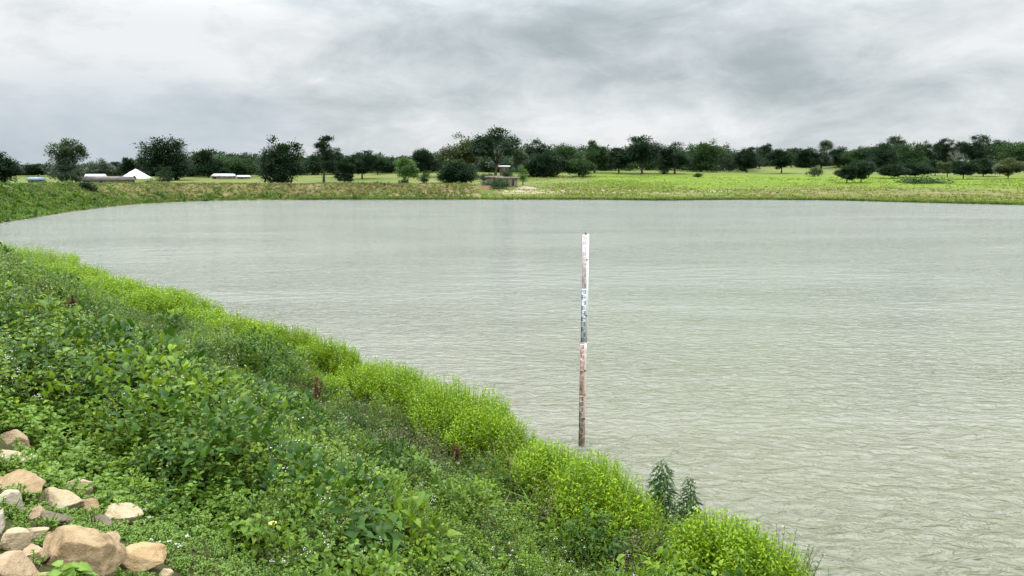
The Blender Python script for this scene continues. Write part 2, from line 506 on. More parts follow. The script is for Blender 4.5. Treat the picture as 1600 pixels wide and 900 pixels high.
wv = np.vstack([np.column_stack([ring, np.zeros(n)]), [[CEN[0], CEN[1], 0]]])
wf = np.stack([ii, (ii + 1) % n, np.full(n, n)], 1)
wo = mesh_obj('water', wv, wf, wm)
wo['kind'] = 'structure'


# ------------------------------------------------------------------ foliage geometry
def unit(v):
    return v / np.maximum(np.linalg.norm(v, axis=1), 1e-9)[:, None]


def leaf_geo(p, d, L, W, droop=0.15, fold=0.18, lod=2, seed=0):
    """leaf blades as folded, drooping faces.  p,d (n,3); L,W (n,)"""
    r = np.random.default_rng(seed)
    n = len(p)
    d = unit(d)
    upv = np.array([0, 0, 1.0]) + r.normal(0, 0.35, (n, 3))
    sidev = np.cross(d, upv)
    sidev = unit(sidev)
    nm = np.cross(sidev, d)
    L, W = L[:, None], W[:, None]
    dr = droop * L
    if lod == 2:
        c1 = p + d * L * .34 + nm * dr * .12
        c2 = p + d * L * .72 - nm * dr * .35
        tip = p + d * L * 0.98 - nm * dr * 1.4
        f = nm * W * fold
        vs_ = np.stack([p, c1 - sidev * W * .5 + f, c1, c1 + sidev * W * .5 + f, c2 - sidev * W * .36 + f * .7, c2, c2 + sidev * W * .36 + f * .7, tip], 1)
        tri = np.array([[0, 3, 2], [0, 2, 1], [2, 3, 6], [2, 6, 5], [1, 2, 5], [1, 5, 4], [5, 6, 7], [4, 5, 7]])
        m = 8
    elif lod == 1:
        c1 = p + d * L * .5 + nm * dr * .1
        tip = p + d * L - nm * dr
        f = nm * W * fold
        vs_ = np.stack([p, c1 - sidev * W * .5 + f, c1, c1 + sidev * W * .5 + f, tip], 1)
        tri = np.array([[0, 3, 2], [0, 2, 1], [2, 3, 4], [1, 2, 4]])
        m = 5
    else:
        c1 = p + d * L * .45
        tip = p + d * L - nm * dr
        vs_ = np.stack([p, c1 - sidev * W * .5, c1 + sidev * W * .5, tip], 1)
        tri = np.array([[0, 2, 1], [1, 2, 3]])
        m = 4
    Vv = vs_.reshape(-1, 3)
    Ff = (tri[None] + (np.arange(n) * m)[:, None, None]).reshape(-1, 3)
    return Vv, Ff


def stem_geo(a, b, ra, rb):
    """three sided tapered sticks from a to b"""
    n = len(a)
    d = unit(b - a)
    h = np.where(np.abs(d[:, 2:3]) > 0.9, np.array([[1.0, 0, 0]]), np.array([[0, 0, 1.0]]))
    e1 = unit(np.cross(d, h))
    e2 = np.cross(d, e1)
    vs_ = []
    for c_, r_ in ((a, ra), (b, rb)):
        for k in range(3):
            an = k * 2.0944
            vs_.append(c_ + (e1 * math.cos(an) + e2 * math.sin(an)) * np.reshape(r_, (-1, 1)))
    vs_ = np.stack(vs_, 1)
    tri = np.array([[0, 1, 4], [0, 4, 3], [1, 2, 5], [1, 5, 4], [2, 0, 3], [2, 3, 5]])
    return vs_.reshape(-1, 3), (tri[None] + (np.arange(n) * 6)[:, None, None]).reshape(-1, 3)


class Geo:
    def __init__(s):
        s.V, s.F, s.M, s.n = [], [], [], 0

    def add(s, vf, m=0):
        v, f = vf
        if len(v) == 0:
            return
        s.V.append(v)
        s.F.append(f + s.n)
        s.M.append(np.full(len(f), m))
        s.n += len(v)

    def build(s, name, mats, parent=None, smooth=False, loc=None):
        return mesh_obj(name, np.vstack(s.V), np.vstack(s.F), mats, np.concatenate(s.M), parent, smooth, loc)


def tube(path, radii, sides=7):
    path = np.asarray(path, float)
    m = len(path)
    vs_, fs_ = [], []
    for i in range(m):
        d = path[min(i + 1, m - 1)] - path[max(i - 1, 0)]
        d /= np.linalg.norm(d) + 1e-9
        h = np.array([1.0, 0, 0]) if abs(d[2]) > 0.7 else np.array([0, 0, 1.0])
        e1 = np.cross(d, h)
        e1 /= np.linalg.norm(e1)
        e2 = np.cross(d, e1)
        for q in range(sides):
            an = 2 * math.pi * q / sides
            vs_.append(path[i] + (e1 * math.cos(an) + e2 * math.sin(an)) * radii[i])
    for i in range(m - 1):
        for q in range(sides):
            a_, b_ = i * sides + q, i * sides + (q + 1) % sides
            fs_.append((a_, b_, b_ + sides))
            fs_.append((a_, b_ + sides, a_ + sides))
    for q in range(1, sides - 1):
        fs_.append((0, q + 1, q))
        o_ = (m - 1) * sides
        fs_.append((o_, o_ + q, o_ + q + 1))
    return np.array(vs_), np.array(fs_)


def box(x0, x1, y0, y1, z0, z1):
    v = np.array([[x, y, z] for z in (z0, z1) for y in (y0, y1) for x in (x0, x1)], float)
    f = np.array([[0, 2, 3], [0, 3, 1], [4, 5, 7], [4, 7, 6], [0, 1, 5], [0, 5, 4], [2, 6, 7], [2, 7, 3], [0, 4, 6], [0, 6, 2], [1, 3, 7], [1, 7, 5]])
    return v, f


# --- plant recipes: each returns leaf placements (p, d, L, W) and stems (a, b) in plant space
def recipe(kind, seed):
    r = np.random.default_rng(seed)
    P_, D_, L_, W_, A_, B_, FP = [], [], [], [], [], [], []
    if kind == 'ageratum':
        ns, h0, lf, ll, ww, spread = r.integers(5, 8), 0.36, 7, 0.055, 0.036, 0.5
    elif kind == 'broad':
        ns, h0, lf, ll, ww, spread = r.integers(4, 7), 0.42, 6, 0.115, 0.066, 0.55
    elif kind == 'fine':
        ns, h0, lf, ll, ww, spread = r.integers(6, 10), 0.42, 12, 0.042, 0.015, 0.45
    elif kind == 'creeper':
        ns, h0, lf, ll, ww, spread = r.integers(6, 9), 0.15, 7, 0.04, 0.028, 1.5
    elif kind == 'shoot':
        ns, h0, lf, ll, ww, spread = r.integers(5, 9), 0.55, 15, 0.06, 0.015, 0.28
    elif kind == 'twig':
        ns, h0, lf, ll, ww, spread = r.integers(6, 9), 0.5, 9, 0.035, 0.013, 0.5
    if kind == 'grass':
        nb_ = 26
        az = r.uniform(0, 6.283, nb_)
        tilt = r.uniform(0.1, 0.75, nb_)
        d = np.stack([np.cos(az) * np.sin(tilt), np.sin(az) * np.sin(tilt), np.cos(tilt)], 1)
        p = np.stack([np.cos(az) * .03, np.sin(az) * .03, np.zeros(nb_)], 1)
        return dict(p=p, d=d, L=r.uniform(.18, .42, nb_), W=r.uniform(.006, .011, nb_), a=np.zeros((0, 3)), b=np.zeros((0, 3)), f=np.zeros((0, 3)))
    if kind in ('mound', 'bigmound'):
        m = 190 if kind == 'mound' else 120
        u = r.uniform(0, 1, m)
        az = r.uniform(0, 6.283, m)
        th = np.arccos(1 - 0.98 * u)
        lump = 1 + .25 * np.sin(az * 3 + seed) * np.sin(th) + r.normal(0, .10, m)
        dirn = np.stack([np.cos(az) * np.sin(th), np.sin(az) * np.sin(th), np.cos(th)], 1)
        p = dirn * np.array([.30, .30, .42]) * lump[:, None]
        d = dirn * .8 + r.normal(0, .45, (m, 3)) + np.array([0, 0, .15])
        ll, ww = (.062, .036) if kind == 'mound' else (.11, .06)
        sc_ = r.uniform(.6, 1.25, m)
        tips = p[:9]
        return dict(p=p, d=d, L=ll * sc_, W=ww * sc_, a=np.zeros((len(tips), 3)), b=tips * .95, f=p[r.integers(0, m, 35)] * 1.06)
    for s_ in range(ns):
        az = r.uniform(0, 6.283)
        tl = abs(r.normal(0, spread)) + 0.05
        tl = min(tl, 1.35)
        d = np.array([math.cos(az) * math.sin(tl), math.sin(az) * math.sin(tl), math.cos(tl)])
        base = np.array([math.cos(az), math.sin(az), 0]) * r.uniform(0, .06)
        hh = h0 * r.uniform(.65, 1.2)
        tipp = base + d * hh + np.array([0, 0, 0.05 * hh])
        A_.append(base)
        B_.append(tipp)
        for q in range(lf):
            tt = (q + 0.7) / lf
            tt = 0.22 + 0.78 * tt
            pp = base + (tipp - base) * tt
            for sgn in ((0, math.pi) if kind in ('ageratum', 'broad', 'creeper') else (0,)):
                la = q * 2.4 + sgn + az
                el = r.uniform(0.15, 0.75) if kind not in ('shoot', 'fine') else r.uniform(0.4, 1.0)
                dd = np.array([math.cos(la) * math.cos(el), math.sin(la) * math.cos(el), math.sin(el)])
                P_.append(pp)
                D_.append(dd)
                z_ = (0.65 + 0.55 * math.sin(math.pi * min(1, tt * 0.95))) * r.uniform(.7, 1.2)
                L_.append(ll * z_)
                W_.append(ww * z_)
        for q in range(7):
            FP.append(tipp + np.array([r.normal(0, .022), r.normal(0, .022), r.uniform(.01, .04)]))
    return dict(p=np.array(P_), d=np.array(D_), L=np.array(L_), W=np.array(W_), a=np.array(A_), b=np.array(B_), f=np.array(FP))


def scatter(G, kind, XY, Zs, scale, lod, mleaf, mstem, flower=None, fl_prob=0.5, seed=1, sizemul=1.0):
    """merge many copies of the recipes of one kind into the geometry collector G"""
    r = np.random.default_rng(seed)
    nvar = 5
    which = r.integers(0, nvar, len(XY))
    for v in range(nvar):
        m = which == v
        cnt = int(m.sum())
        if not cnt:
            continue
        rc = recipe(kind, 100 + v * 17 + hashk(kind))
        th = r.uniform(0, 6.283, cnt)
        s_ = scale[m]
        ca_, sa_ = np.cos(th), np.sin(th)
        base = np.column_stack([XY[m], Zs[m]])

        def tf(q, isdir=False):
            x = q[None, :, 0] * ca_[:, None] - q[None, :, 1] * sa_[:, None]
            y = q[None, :, 0] * sa_[:, None] + q[None, :, 1] * ca_[:, None]
            z = np.broadcast_to(q[None, :, 2], x.shape)
            o = np.stack([x, y, z], 2)
            if not isdir:
                o = o * s_[:, None, None] + base[:, None, :]
            return o.reshape(-1, 3)
        p, d = tf(rc['p']), tf(rc['d'], True)
        L = (rc['L'][None] * s_[:, None] * sizemul).ravel()
        W = (rc['W'][None] * s_[:, None] * sizemul).ravel()
        if kind == 'grass':
            W = W / sizemul * max(1.0, sizemul * 0.8)
        keep_ = r.random(len(p)) < 0.93
        p, d, L, W = p[keep_], d[keep_] + r.normal(0, .12, (keep_.sum(), 3)), L[keep_], W[keep_]
        G.add(leaf_geo(p, d, L, W, droop=0.5 if kind == 'grass' else 0.2, lod=lod, seed=seed + v), mleaf)
        if len(rc['a']) and mstem is not None:
            a_, b_ = tf(rc['a']), tf(rc['b'])
            G.add(stem_geo(a_, b_, np.full(len(a_), .0035), np.full(len(a_), .002)), mstem)
        if flower is not None and len(rc['f']):
            fp = tf(rc['f'])
            kf = np.repeat(r.random(len(fp) // 7 + 1) < fl_prob, 7)[:len(fp)]
            fp = fp[kf]
            if len(fp):
                nn = len(fp)
                dd = np.column_stack([r.normal(0, .6, (nn, 2)), np.full(nn, .5)])
                G.add(leaf_geo(fp, dd, np.full(nn, .011), np.full(nn, .010), lod=0, seed=seed), flower)


def hashk(s):
    return sum(ord(c_) * (i + 1) for i, c_ in enumerate(s)) % 997


def inview(x, y, z, m=220):
    px, py = proj(x, y, z)
    return (y > 0.6) & (px > -m) & (px < 1600 + m * 0.6) & (py < 900 + 1.2 * m)


# ------------------------------------------------------------------ bank weeds (ground cover)
def bank_samples(dens_fn, smin, smax, seed, dmax=75):
    """random points on the near embankment with a density per m2 that depends on the distance"""
    r = np.random.default_rng(seed)
    sel = np.where((S[:, 1] < 64) & (S[:, 0] < 13) & (S[:, 1] > -4))[0]
    seg = np.linalg.norm(np.roll(S, -1, 0) - S, axis=1)
    out = []
    for i in sel:
        dc = np.linalg.norm(S[i])
        top = max(dens_fn(max(1.0, dc - 9.5)), dens_fn(dc))
        num = r.poisson(top * seg[i] * (smax - smin))
        if num == 0:
            continue
        ss = r.uniform(smin, smax, num)
        tt = r.uniform(0, 1, num)
        q = S[i] + (S[(i + 1) % n] - S[i]) * tt[:, None] + (NRM[i] * (1 - tt[:, None]) + NRM[(i + 1) % n] * tt[:, None]) * ss[:, None]
        dq = np.hypot(q[:, 0], q[:, 1])
        kp = r.random(num) < np.array([dens_fn(v) for v in dq]) / top
        out.append(np.column_stack([q, ss])[kp])
    out = np.vstack(out)
    x, y = out[:, 0], out[:, 1]
    z = ground(x, y)
    m = inview(x, y, z) & (np.hypot(x, y) < dmax) & (np.hypot(x, y) > 1.9)
    return x[m], y[m], z[m], sdist(x[m], y[m])


# riprap stones: pixel centre and size in the photograph, colour, label
STONES = [
    (28, 690, 54, 30, 'tan', 'tan rounded stone at the left edge, highest of the bank stones up the slope'),
    (12, 717, 46, 22, 'pale', 'pale flat stone at the left edge just below the highest tan one'),
    (40, 714, 20, 14, 'pale', 'small pale pebble tucked in leaves beside the flat left edge stone'),
    (70, 722, 18, 12, 'grey', 'small grey pebble alone in creeping weeds above the stone heap'),
    (30, 765, 76, 46, 'brown', 'large tan brown boulder with a broken dark side, behind the grey stone'),
    (10, 787, 42, 50, 'grey', 'smooth grey stone leaning on the broken brown boulder at the left edge'),
    (-4, 822, 34, 40, 'grey', 'grey stone cut by the left edge below the smooth grey one'),
    (92, 784, 66, 38, 'pale', 'pale smooth oblong stone lying right of the broken brown boulder'),
    (118, 768, 52, 32, 'pale', 'pale oval stone half behind the oblong one, nearest the weeds'),
    (78, 812, 54, 22, 'dark', 'dark weathered flat slab below the pale oblong stone'),
    (186, 809, 62, 22, 'pale', 'pale flat stone sloping away on its own into the weeds'),
    (158, 818, 36, 22, 'dark', 'small dark jagged block against the pale flat stone in the weeds'),
    (22, 848, 44, 34, 'pale', 'cream lumpy stone between the grey edge stone and the big boulder'),
    (56, 836, 36, 22, 'pale', 'cream broken chunk in leaves above the big brown boulder'),
    (122, 866, 112, 70, 'brown', 'biggest brown boulder with a rounded top, in the stone heap'),
    (216, 876, 78, 40, 'orange', 'orange tan wedge stone right of the biggest boulder'),
    (26, 898, 84, 60, 'tan', 'broad tan stone filling the bottom left corner'),
    (106, 902, 50, 32, 'pale', 'pale rounded stone cut by the bottom edge below the biggest boulder'),
    (262, 900, 24, 18, 'pale', 'small pale stone at the bottom edge, farthest right of the stones'),
    (58, 805, 40, 26, 'tan', 'tan stone wedged between the broken brown boulder and the dark slab'),
    (140, 792, 34, 22, 'brown', 'small brown stone just below the two pale smooth ones'),
    (50, 872, 44, 28, 'tan', 'tan stone squeezed left of the biggest boulder above the corner stone'),
    (176, 846, 34, 24, 'tan', 'tan stone above the orange wedge, right of the biggest boulder top'),
    (4, 752, 40, 26, 'orange', 'orange stone on the left edge above the broken brown boulder'),
    (62, 908, 44, 26, 'brown', 'brown stone at the bottom edge between the corner stone and the rounded pale one'),
    (82, 846, 28, 20, 'orange', 'small orange chunk touching the upper left of the biggest boulder'),
]


def stonemat(name, c1, c2, c3):
    m, t = mat(name)
    ob = t.n('ShaderNodeTexCoord').outputs['Object']
    a_ = t.noise(ob, 5, 6, 0.65, 0.4)
    b_ = t.noise(ob, 26, 5, 0.7)
    e_ = t.noise(ob, 90, 3, 0.7)
    cc = t.ramp(t.math('ADD', t.math('MULTIPLY', a_, 0.7), t.math('MULTIPLY', b_, 0.3)), [(0.35, c1), (0.5, c2), (0.66, c3)])
    cc = t.mix(t.step(e_, 0.62, 0.72, 0, 0.5), cc, tuple(np.array(c1) * 0.5))
    h = t.math('ADD', t.math('MULTIPLY', b_, 0.7), t.math('MULTIPLY', e_, 0.3))
    bp = t.n('ShaderNodeBump', {'Height': h, 'Strength': 1.0, 'Distance': 0.02})
    p = t.n('ShaderNodeBsdfPrincipled', {'Base Color': cc, 'Roughness': 0.9, 'Specular IOR Level': 0.2, 'Normal': bp.outputs[0]})
    t.n('ShaderNodeOutputMaterial', {0: p.outputs[0]})
    return m


SM = {'tan': stonemat('tan_stone', (0.22, 0.15, 0.09), (0.37, 0.27, 0.17), (0.46, 0.36, 0.24)),
      'pale': stonemat('pale_stone', (0.28, 0.21, 0.13), (0.43, 0.34, 0.22), (0.51, 0.43, 0.30)),
      'grey': stonemat('grey_stone', (0.26, 0.215, 0.165), (0.39, 0.335, 0.26), (0.48, 0.42, 0.33)),
      'brown': stonemat('brown_stone', (0.17, 0.11, 0.055), (0.34, 0.245, 0.14), (0.46, 0.35, 0.22)),
      'orange': stonemat('orange_stone', (0.25, 0.155, 0.075), (0.42, 0.29, 0.155), (0.52, 0.39, 0.24)),
      'dark': stonemat('dark_stone', (0.09, 0.07, 0.05), (0.17, 0.135, 0.10), (0.28, 0.22, 0.16))}


def hit_ground(px, py, d0=1.0, d1=40.0):
    q = ray(px, py)
    ts = np.linspace(d0, d1, 1600) / q[1]
    X_, Y_, Z_ = q[0] * ts, q[1] * ts, EYE + q[2] * ts
    gz_ = ground(X_, Y_)
    below = np.where(Z_ < gz_)[0]
    i = below[0] if len(below) else len(ts) - 1
    return np.array([X_[i], Y_[i], gz_[i]])


def vn3(p, f, seed):
    return (fbm(p[:, 0] * f + seed, p[:, 1] * f - p[:, 2] * f * .7, seed, 3) + fbm(p[:, 2] * f + seed * 2, p[:, 0] * f * .8 + p[:, 1] * f * .6, seed + 5, 3))


import bmesh
stone_pos = []
for i, (px, py, wpx, hpx, colr, lab) in enumerate(STONES):
    hp = hit_ground(px, py + hpx * 0.25)
    dep = hp[1] * CP + (EYE - hp[2]) * SP
    wid = wpx / FPX * dep * 1.14
    hei = max(hpx / FPX * dep * 1.05, wid * 0.45)
    bm = bmesh.new()
    bmesh.ops.create_icosphere(bm, subdivisions=5, radius=1)
    v = np.array([q.co[:] for q in bm.verts])
    r = np.random.default_rng(500 + i)
    # a few random cutting planes give broken faces, noise gives the weathering
    for _ in range(12):
        nn = r.normal(0, 1, 3)
        nn[2] = nn[2] * 0.7 + 0.1
        nn /= np.linalg.norm(nn)
        lim = r.uniform(0.42, 0.8)
        over = np.maximum(v @ nn - lim, 0)
        v = v - over[:, None] * nn[None] * 0.96
    v *= (1 + 0.16 * vn3(v, 1.1, i) + 0.08 * vn3(v, 3.4, i + 40) + 0.06 * vn3(v, 8, i + 70) + 0.02 * vn3(v, 20, i + 90))[:, None]
    v = v / np.abs(v).max(0)
    v = v * np.array([wid * .5, wid * .5 * r.uniform(.7, .95), hei * .62])
    an = r.uniform(-0.5, 0.5)
    tl = r.uniform(-0.15, 0.15)
    ct, s_t = math.cos(tl), math.sin(tl)
    v = np.column_stack([v[:, 0] * ct - v[:, 2] * s_t, v[:, 1], v[:, 0] * s_t + v[:, 2] * ct])
    for q, co in zip(bm.verts, v):
        q.co = co
    me_ = bpy.data.meshes.new('stone')
    bm.to_mesh(me_)
    bm.free()
    me_.polygons.foreach_set('use_smooth', np.ones(len(me_.polygons), dtype=bool))
    me_.materials.append(SM[colr])
    o = bpy.data.objects.new('stone', me_)
    col.objects.link(o)
    o.location = (hp[0], hp[1], hp[2] + hei * 0.2)
    o.rotation_euler.z = an
    tag(o, lab, 'stone', 'loose stones on the bank')
    stone_pos.append((hp[0], hp[1], wid * .5))
stone_pos = np.array(stone_pos)


def off_stones(x, y, k=0.9):
    d = np.hypot(x[:, None] - stone_pos[None, :, 0], y[:, None] - stone_pos[None, :, 1]) - stone_pos[None, :, 2] * k
    return d.min(1)


# distance to the heap of stones lowers the plants round it
def heap(x, y):
    return sstep(off_stones(x, y, 1.0), 0.0, 1.1)


def lodfn(d):
    return 2 if d < 9 else (1 if d < 20 else 0)


def cover(name, label_mats, spec):
    """spec: list of (kind, leaf material, density fn, smin, smax, scale, flower prob, noise seed, threshold)"""
    G = Geo()
    mats_ = []

    def mi(m):
        if m not in mats_:
            mats_.append(m)
        return mats_.index(m)
    for q, (kind, lm, dens, smin, smax, scl, fp, nseed, thr) in enumerate(spec):
        x, y, z, s_ = bank_samples(dens, smin, smax, 900 + q * 13)
        nzv = fbm(x * 0.55, y * 0.55, nseed, 3) + 0.5
        hp_ = heap(x, y)
        dd = np.hypot(x, y)
        far_ = sstep(dd, 14, 30)
        ok = (s_ < 1.5 + 1.7 * far_) if lm == 'lime' else (s_ > smin + (0 if kind == 'shoot' else 0.9 * far_))
        ok &= (nzv > thr) & (off_stones(x, y, 0.82) > 0.02)
        if kind == 'creeper' and lm != 'weed_dark':
            ok &= off_stones(x, y, 1.0) < 0.55 + 0.7 * nzv
        if kind != 'creeper':
            ok &= np.random.default_rng(q).random(len(x)) < 0.25 + 0.75 * hp_
        x, y, z, s_, hp_ = x[ok], y[ok], z[ok], s_[ok], hp_[ok]
        sz = scl * np.random.default_rng(q + 50).uniform(.65, 1.25, len(x)) * (0.42 + 0.85 * sstep(fbm(x * .6, y * .6, 77, 2) + .5, .22, .8))
        if kind != 'creeper':
            sz = sz * (0.35 + 0.65 * hp_)
        dd = np.hypot(x, y)
        sz = sz * (0.75 + 0.25 * sstep(dd, 2.0, 4.2))
        for lo, hi, lod, mul in ((0, 9, 2, 0.95), (9, 20, 1, 1.05), (20, 200, 0, 1.45)):
            m = (dd >= lo) & (dd < hi)
            if m.sum():
                scatter(G, kind, np.column_stack([x[m], y[m]]), z[m] - 0.01, sz[m], lod, mi(M[lm]), mi(M['lime' if kind == 'shoot' else 'stem']) if lod else None,
                        mi(M['petal']) if fp > 0 else None, fp, seed=q * 7 + lod + 3, sizemul=mul)
    o = G.build(name, mats_, smooth=False)
    o['kind'] = 'stuff'
    return o


def dn(near, far):
    return lambda d: near if d < 9 else (near + (far - near) * min(1, (d - 9) / 14) if d < 23 else far * (23 / d) ** 0.5)


cover('leafy_weeds', None, [
    ('ageratum', 'weed', lambda d: 45 if d < 4.6 else (28 if d < 9 else 28 - 25 * min(1, (d - 9) / 10)), 1.9, 8.6, 1.0, 0.0, 31, 0.38),
    ('ageratum', 'weed', lambda d: 10 if d < 11 else 1.0, 2.4, 7.2, 1.05, 0.6, 35, 0.5),
    ('ageratum', 'weed_dark', dn(16, 2.5), 2.2, 7.2, 1.15, 0.03, 41, 0.5),
    ('ageratum', 'yellowgreen', dn(16, 6), 2.2, 7.4, 0.95, 0.0, 45, 0.56),
    ('mound', 'weed', dn(3.4, 1.2), 1.5, 6.6, 1.05, 0.25, 151, 0.40),
    ('mound', 'weed_dark', dn(2.8, 1.1), 1.4, 6.6, 1.15, 0.08, 153, 0.45),
    ('mound', 'yellowgreen', dn(1.3, 0.5), 1.6, 6.8, 0.85, 0.0, 155, 0.5),
    ('mound', 'pale', dn(1.2, 1.5), 1.6, 6.6, 0.95, 0.35, 157, 0.48),
    ('bigmound', 'weed_dark', dn(1.3, 0.2), 2.4, 6.4, 1.0, 0.0, 159, 0.45),
    ('bigmound', 'weed', dn(0.8, 0.2), 2.6, 6.8, 0.95, 0.0, 161, 0.45),
    ('broad', 'weed', dn(5, 1.0), 2.4, 7.5, 0.85, 0.0, 51, 0.5),
    ('fine', 'pale', dn(8, 32), 2.1, 7.5, 1.1, 0.0, 61, 0.44),
    ('fine', 'weed', dn(12, 12), 2.0, 7.5, 1.1, 0.10, 65, 0.42),
    ('twig', 'olive', dn(8, 4), 1.4, 3.4, 0.9, 0.15, 71, 0.47),
    ('twig', 'pale', dn(12, 6), 1.3, 4.6, 0.95, 0.0, 75, 0.47),
    ('creeper', 'yellowgreen', lambda d: 190 if d < 5 else (60 if d < 9 else 0), 4.9, 10.5, 0.85, 0.0, 81, 0.05),
    ('creeper', 'weed', lambda d: 80 if d < 5 else (30 if d < 9 else 0), 4.9, 10.5, 0.95, 0.0, 85, 0.4),
    ('creeper', 'weed_dark', lambda d: 45 if d < 9 else (25 if d < 16 else 0), 1.0, 5.5, 1.2, 0.0, 87, 0.1),
    ('fine', 'weed_dark', dn(14, 6), 1.3, 3.2, 0.8, 0.0, 89, 0.3),
    ('grass', 'grass', dn(12, 3), 1.2, 9.5, 0.8, 0.0, 91, 0.48),
])
cover('shoreline_weeds', None, [
    ('shoot', 'lime', dn(20, 34), 0.02, 3.3, 0.66, 0.0, 131, 0.20),
    ('shoot', 'weed', dn(8, 6), 1.2, 2.6, 0.8, 0.0, 135, 0.40),
    ('shoot', 'weed', dn(9, 5), 0.15, 1.5, 0.95, 0.0, 137, 0.55),
    ('twig', 'olive', dn(5, 3), 0.3, 1.7, 1.25, 0.0, 139, 0.5),
    ('grass', 'grass', dn(8, 5), 0.05, 1.6, 1.7, 0.0, 141, 0.45),
])


# ------------------------------------------------------------------ single plants on the bank
def bush(px, py_top, py_base, wpx, label, mats_=('lime',), shoots=260, h=None, leafL=0.078, leafW=0.021, lod=1, name='shoreline_bush', cat='bush', group='bright green bushes along the waterline', leaves=15, inland=None):
    if inland is None:
        hp = hit_ground(px, py_base)
    else:
        Q = (S + NRM * inland)[(S[:, 1] < 64) & (S[:, 0] < 9) & (S[:, 1] > 3)]
        Qz = ground(Q[:, 0], Q[:, 1])
        kx = np.argmin(np.abs(proj(Q[:, 0], Q[:, 1], Qz)[0] - px))
        hp = np.array([Q[kx, 0], Q[kx, 1], Qz[kx]])
    dep = hp[1] * CP + (EYE - hp[2]) * SP
    rad = wpx / FPX * dep * 0.5
    if h:
        H = h
    else:
        qd = ray(px, py_top)
        H = min(1.25, max(0.45, (EYE + qd[2] / qd[1] * hp[1] - hp[2]) * 1.06))
    r = np.random.default_rng(int(px * 7 + py_top))
    root = empty(name, hp)
    tag(root, label, cat, group)
    az = r.uniform(0, 6.283, shoots)
    rr = np.sqrt(r.uniform(0, 1, shoots))
    lump = 1 + 0.28 * np.sin(az * 3 + px) + 0.15 * np.sin(az * 5 + 1.7 * px)
    bx_, by_ = np.cos(az) * rr * rad * .72 * lump, np.sin(az) * rr * rad * .72 * lump
    tops = H * np.sqrt(np.maximum(0.05, 1 - 0.85 * rr ** 2)) * r.uniform(.74, 1.06, shoots) * (0.85 + 0.35 * (fbm(bx_ * 1.8 + px, by_ * 1.8, 5, 2) + .5))
    gb = ground(hp[0] + bx_, hp[1] + by_) - hp[2]
    base = np.column_stack([bx_, by_, np.maximum(gb, -hp[2] - 0.05)])
    lean = np.column_stack([np.cos(az), np.sin(az)]) * (rr * 0.38 * tops)[:, None]
    tip = base + np.column_stack([lean + r.normal(0, .05, (shoots, 2)), tops])
    q = np.arange(leaves)
    tt = 0.30 + 0.70 * (q + 0.5) / leaves
    p = base[:, None] + (tip - base)[:, None] * tt[None, :, None]
    la = q[None] * 2.4 + az[:, None] * 5
    el = r.uniform(0.25, 0.95, (shoots, leaves))
    d = np.stack([np.cos(la) * np.cos(el), np.sin(la) * np.cos(el), np.sin(el)], 2)
    L = leafL * r.uniform(.7, 1.25, (shoots, leaves)) * (1.1 - 0.4 * tt[None])
    W = leafW * r.uniform(.8, 1.25, (shoots, leaves))
    G = Geo()
    mi_ = r.integers(0, len(mats_), shoots)
    for k_ in range(len(mats_)):
        m = mi_ == k_
        G.add(leaf_geo(p[m].reshape(-1, 3), d[m].reshape(-1, 3), L[m].ravel(), W[m].ravel(), lod=lod, seed=int(px)), k_)
    G.build('foliage', [M[x_] for x_ in mats_], root)
    G2 = Geo()
    G2.add(stem_geo(base, tip, np.full(shoots, .005), np.full(shoots, .002)))
    G2.build('stems', M['stem' if name == 'shrub' else 'lime'], root)
    return root


for a_ in [
    (30, 384, 405, 130, 'low lime green bush at the left edge, farthest along the waterline', 200, 0),
    (115, 412, 440, 110, 'lime green bush just left of the dark notch in the far waterline hedge', 220, 0),
    (195, 438, 470, 120, 'lime green bush just right of the dark notch, behind the rusty stalk', 260, 0),
    (265, 456, 490, 110, 'lime green bush with a flat top, second after the dark notch', 240, 0),
    (335, 488, 525, 110, 'low lime green bush where the hedge dips before the two dark mounds', 260, 0),
    (400, 503, 550, 90, 'small darker green mound in the middle of the waterline hedge', 260, 1),
    (455, 515, 570, 90, 'mid green mound over a dark hollow, left of the rounded bush', 260, 1),
    (525, 538, 585, 96, 'rounded fresh green bush that ends at a step in the hedge', 300, 1),
    (600, 574, 635, 150, 'wide lime bush just after the step in the hedge', 340, 1),
    (705, 598, 670, 150, 'large bright lime bush left of the gauge with dark hollows below', 380, 1),
    (770, 650, 720, 110, 'yellow green bush between the two rusty seed stalks', 320, 1),
    (850, 698, 765, 110, 'lime bush just right of the rusty stalk, left of the gauge foot', 320, 1),
    (925, 733, 800, 130, 'tall lime bush right below the foot of the gauge', 380, 1),
    (975, 765, 830, 80, 'yellowish bush on the left of the two tall dark weeds', 260, 1),
    (1110, 818, 890, 110, 'lime bush right of the two tall dark weeds', 340, 1),
    (1165, 838, 905, 100, 'last lime bush, beside the greyish shrub at the bottom edge', 300, 1),
]:
    mm = ('lime', 'lime', 'weed') if a_[0] in (400, 455, 525) else ('lime', 'lime', 'lime', 'yellowgreen')
    bush(a_[0], a_[1], a_[2], a_[3] * (1.25 if a_[0] > 420 else 1.6), a_[4], mm, int(a_[5] * (3.2 if a_[0] > 420 else 5)), lod=a_[6], inland=0.75, leafL=0.078 if a_[0] > 420 else .1, leafW=.021 if a_[0] > 420 else .035)
bush(1215, 836, 898, 95, 'greyish green twiggy shrub at the end of the hedge by the bottom edge', ('pale', 'olive'), 120, inland=0.25, leafL=0.05, leafW=0.02, name='shrub', group=None, cat='shrub')
bush(640, 650, 745, 170, 'straggly olive brown bush full of pale dry twigs behind the bright lime hedge', ('olive', 'olive', 'pale'), 300, leafL=0.045, leafW=0.016, name='shrub', group=None, cat='shrub', h=0.75)
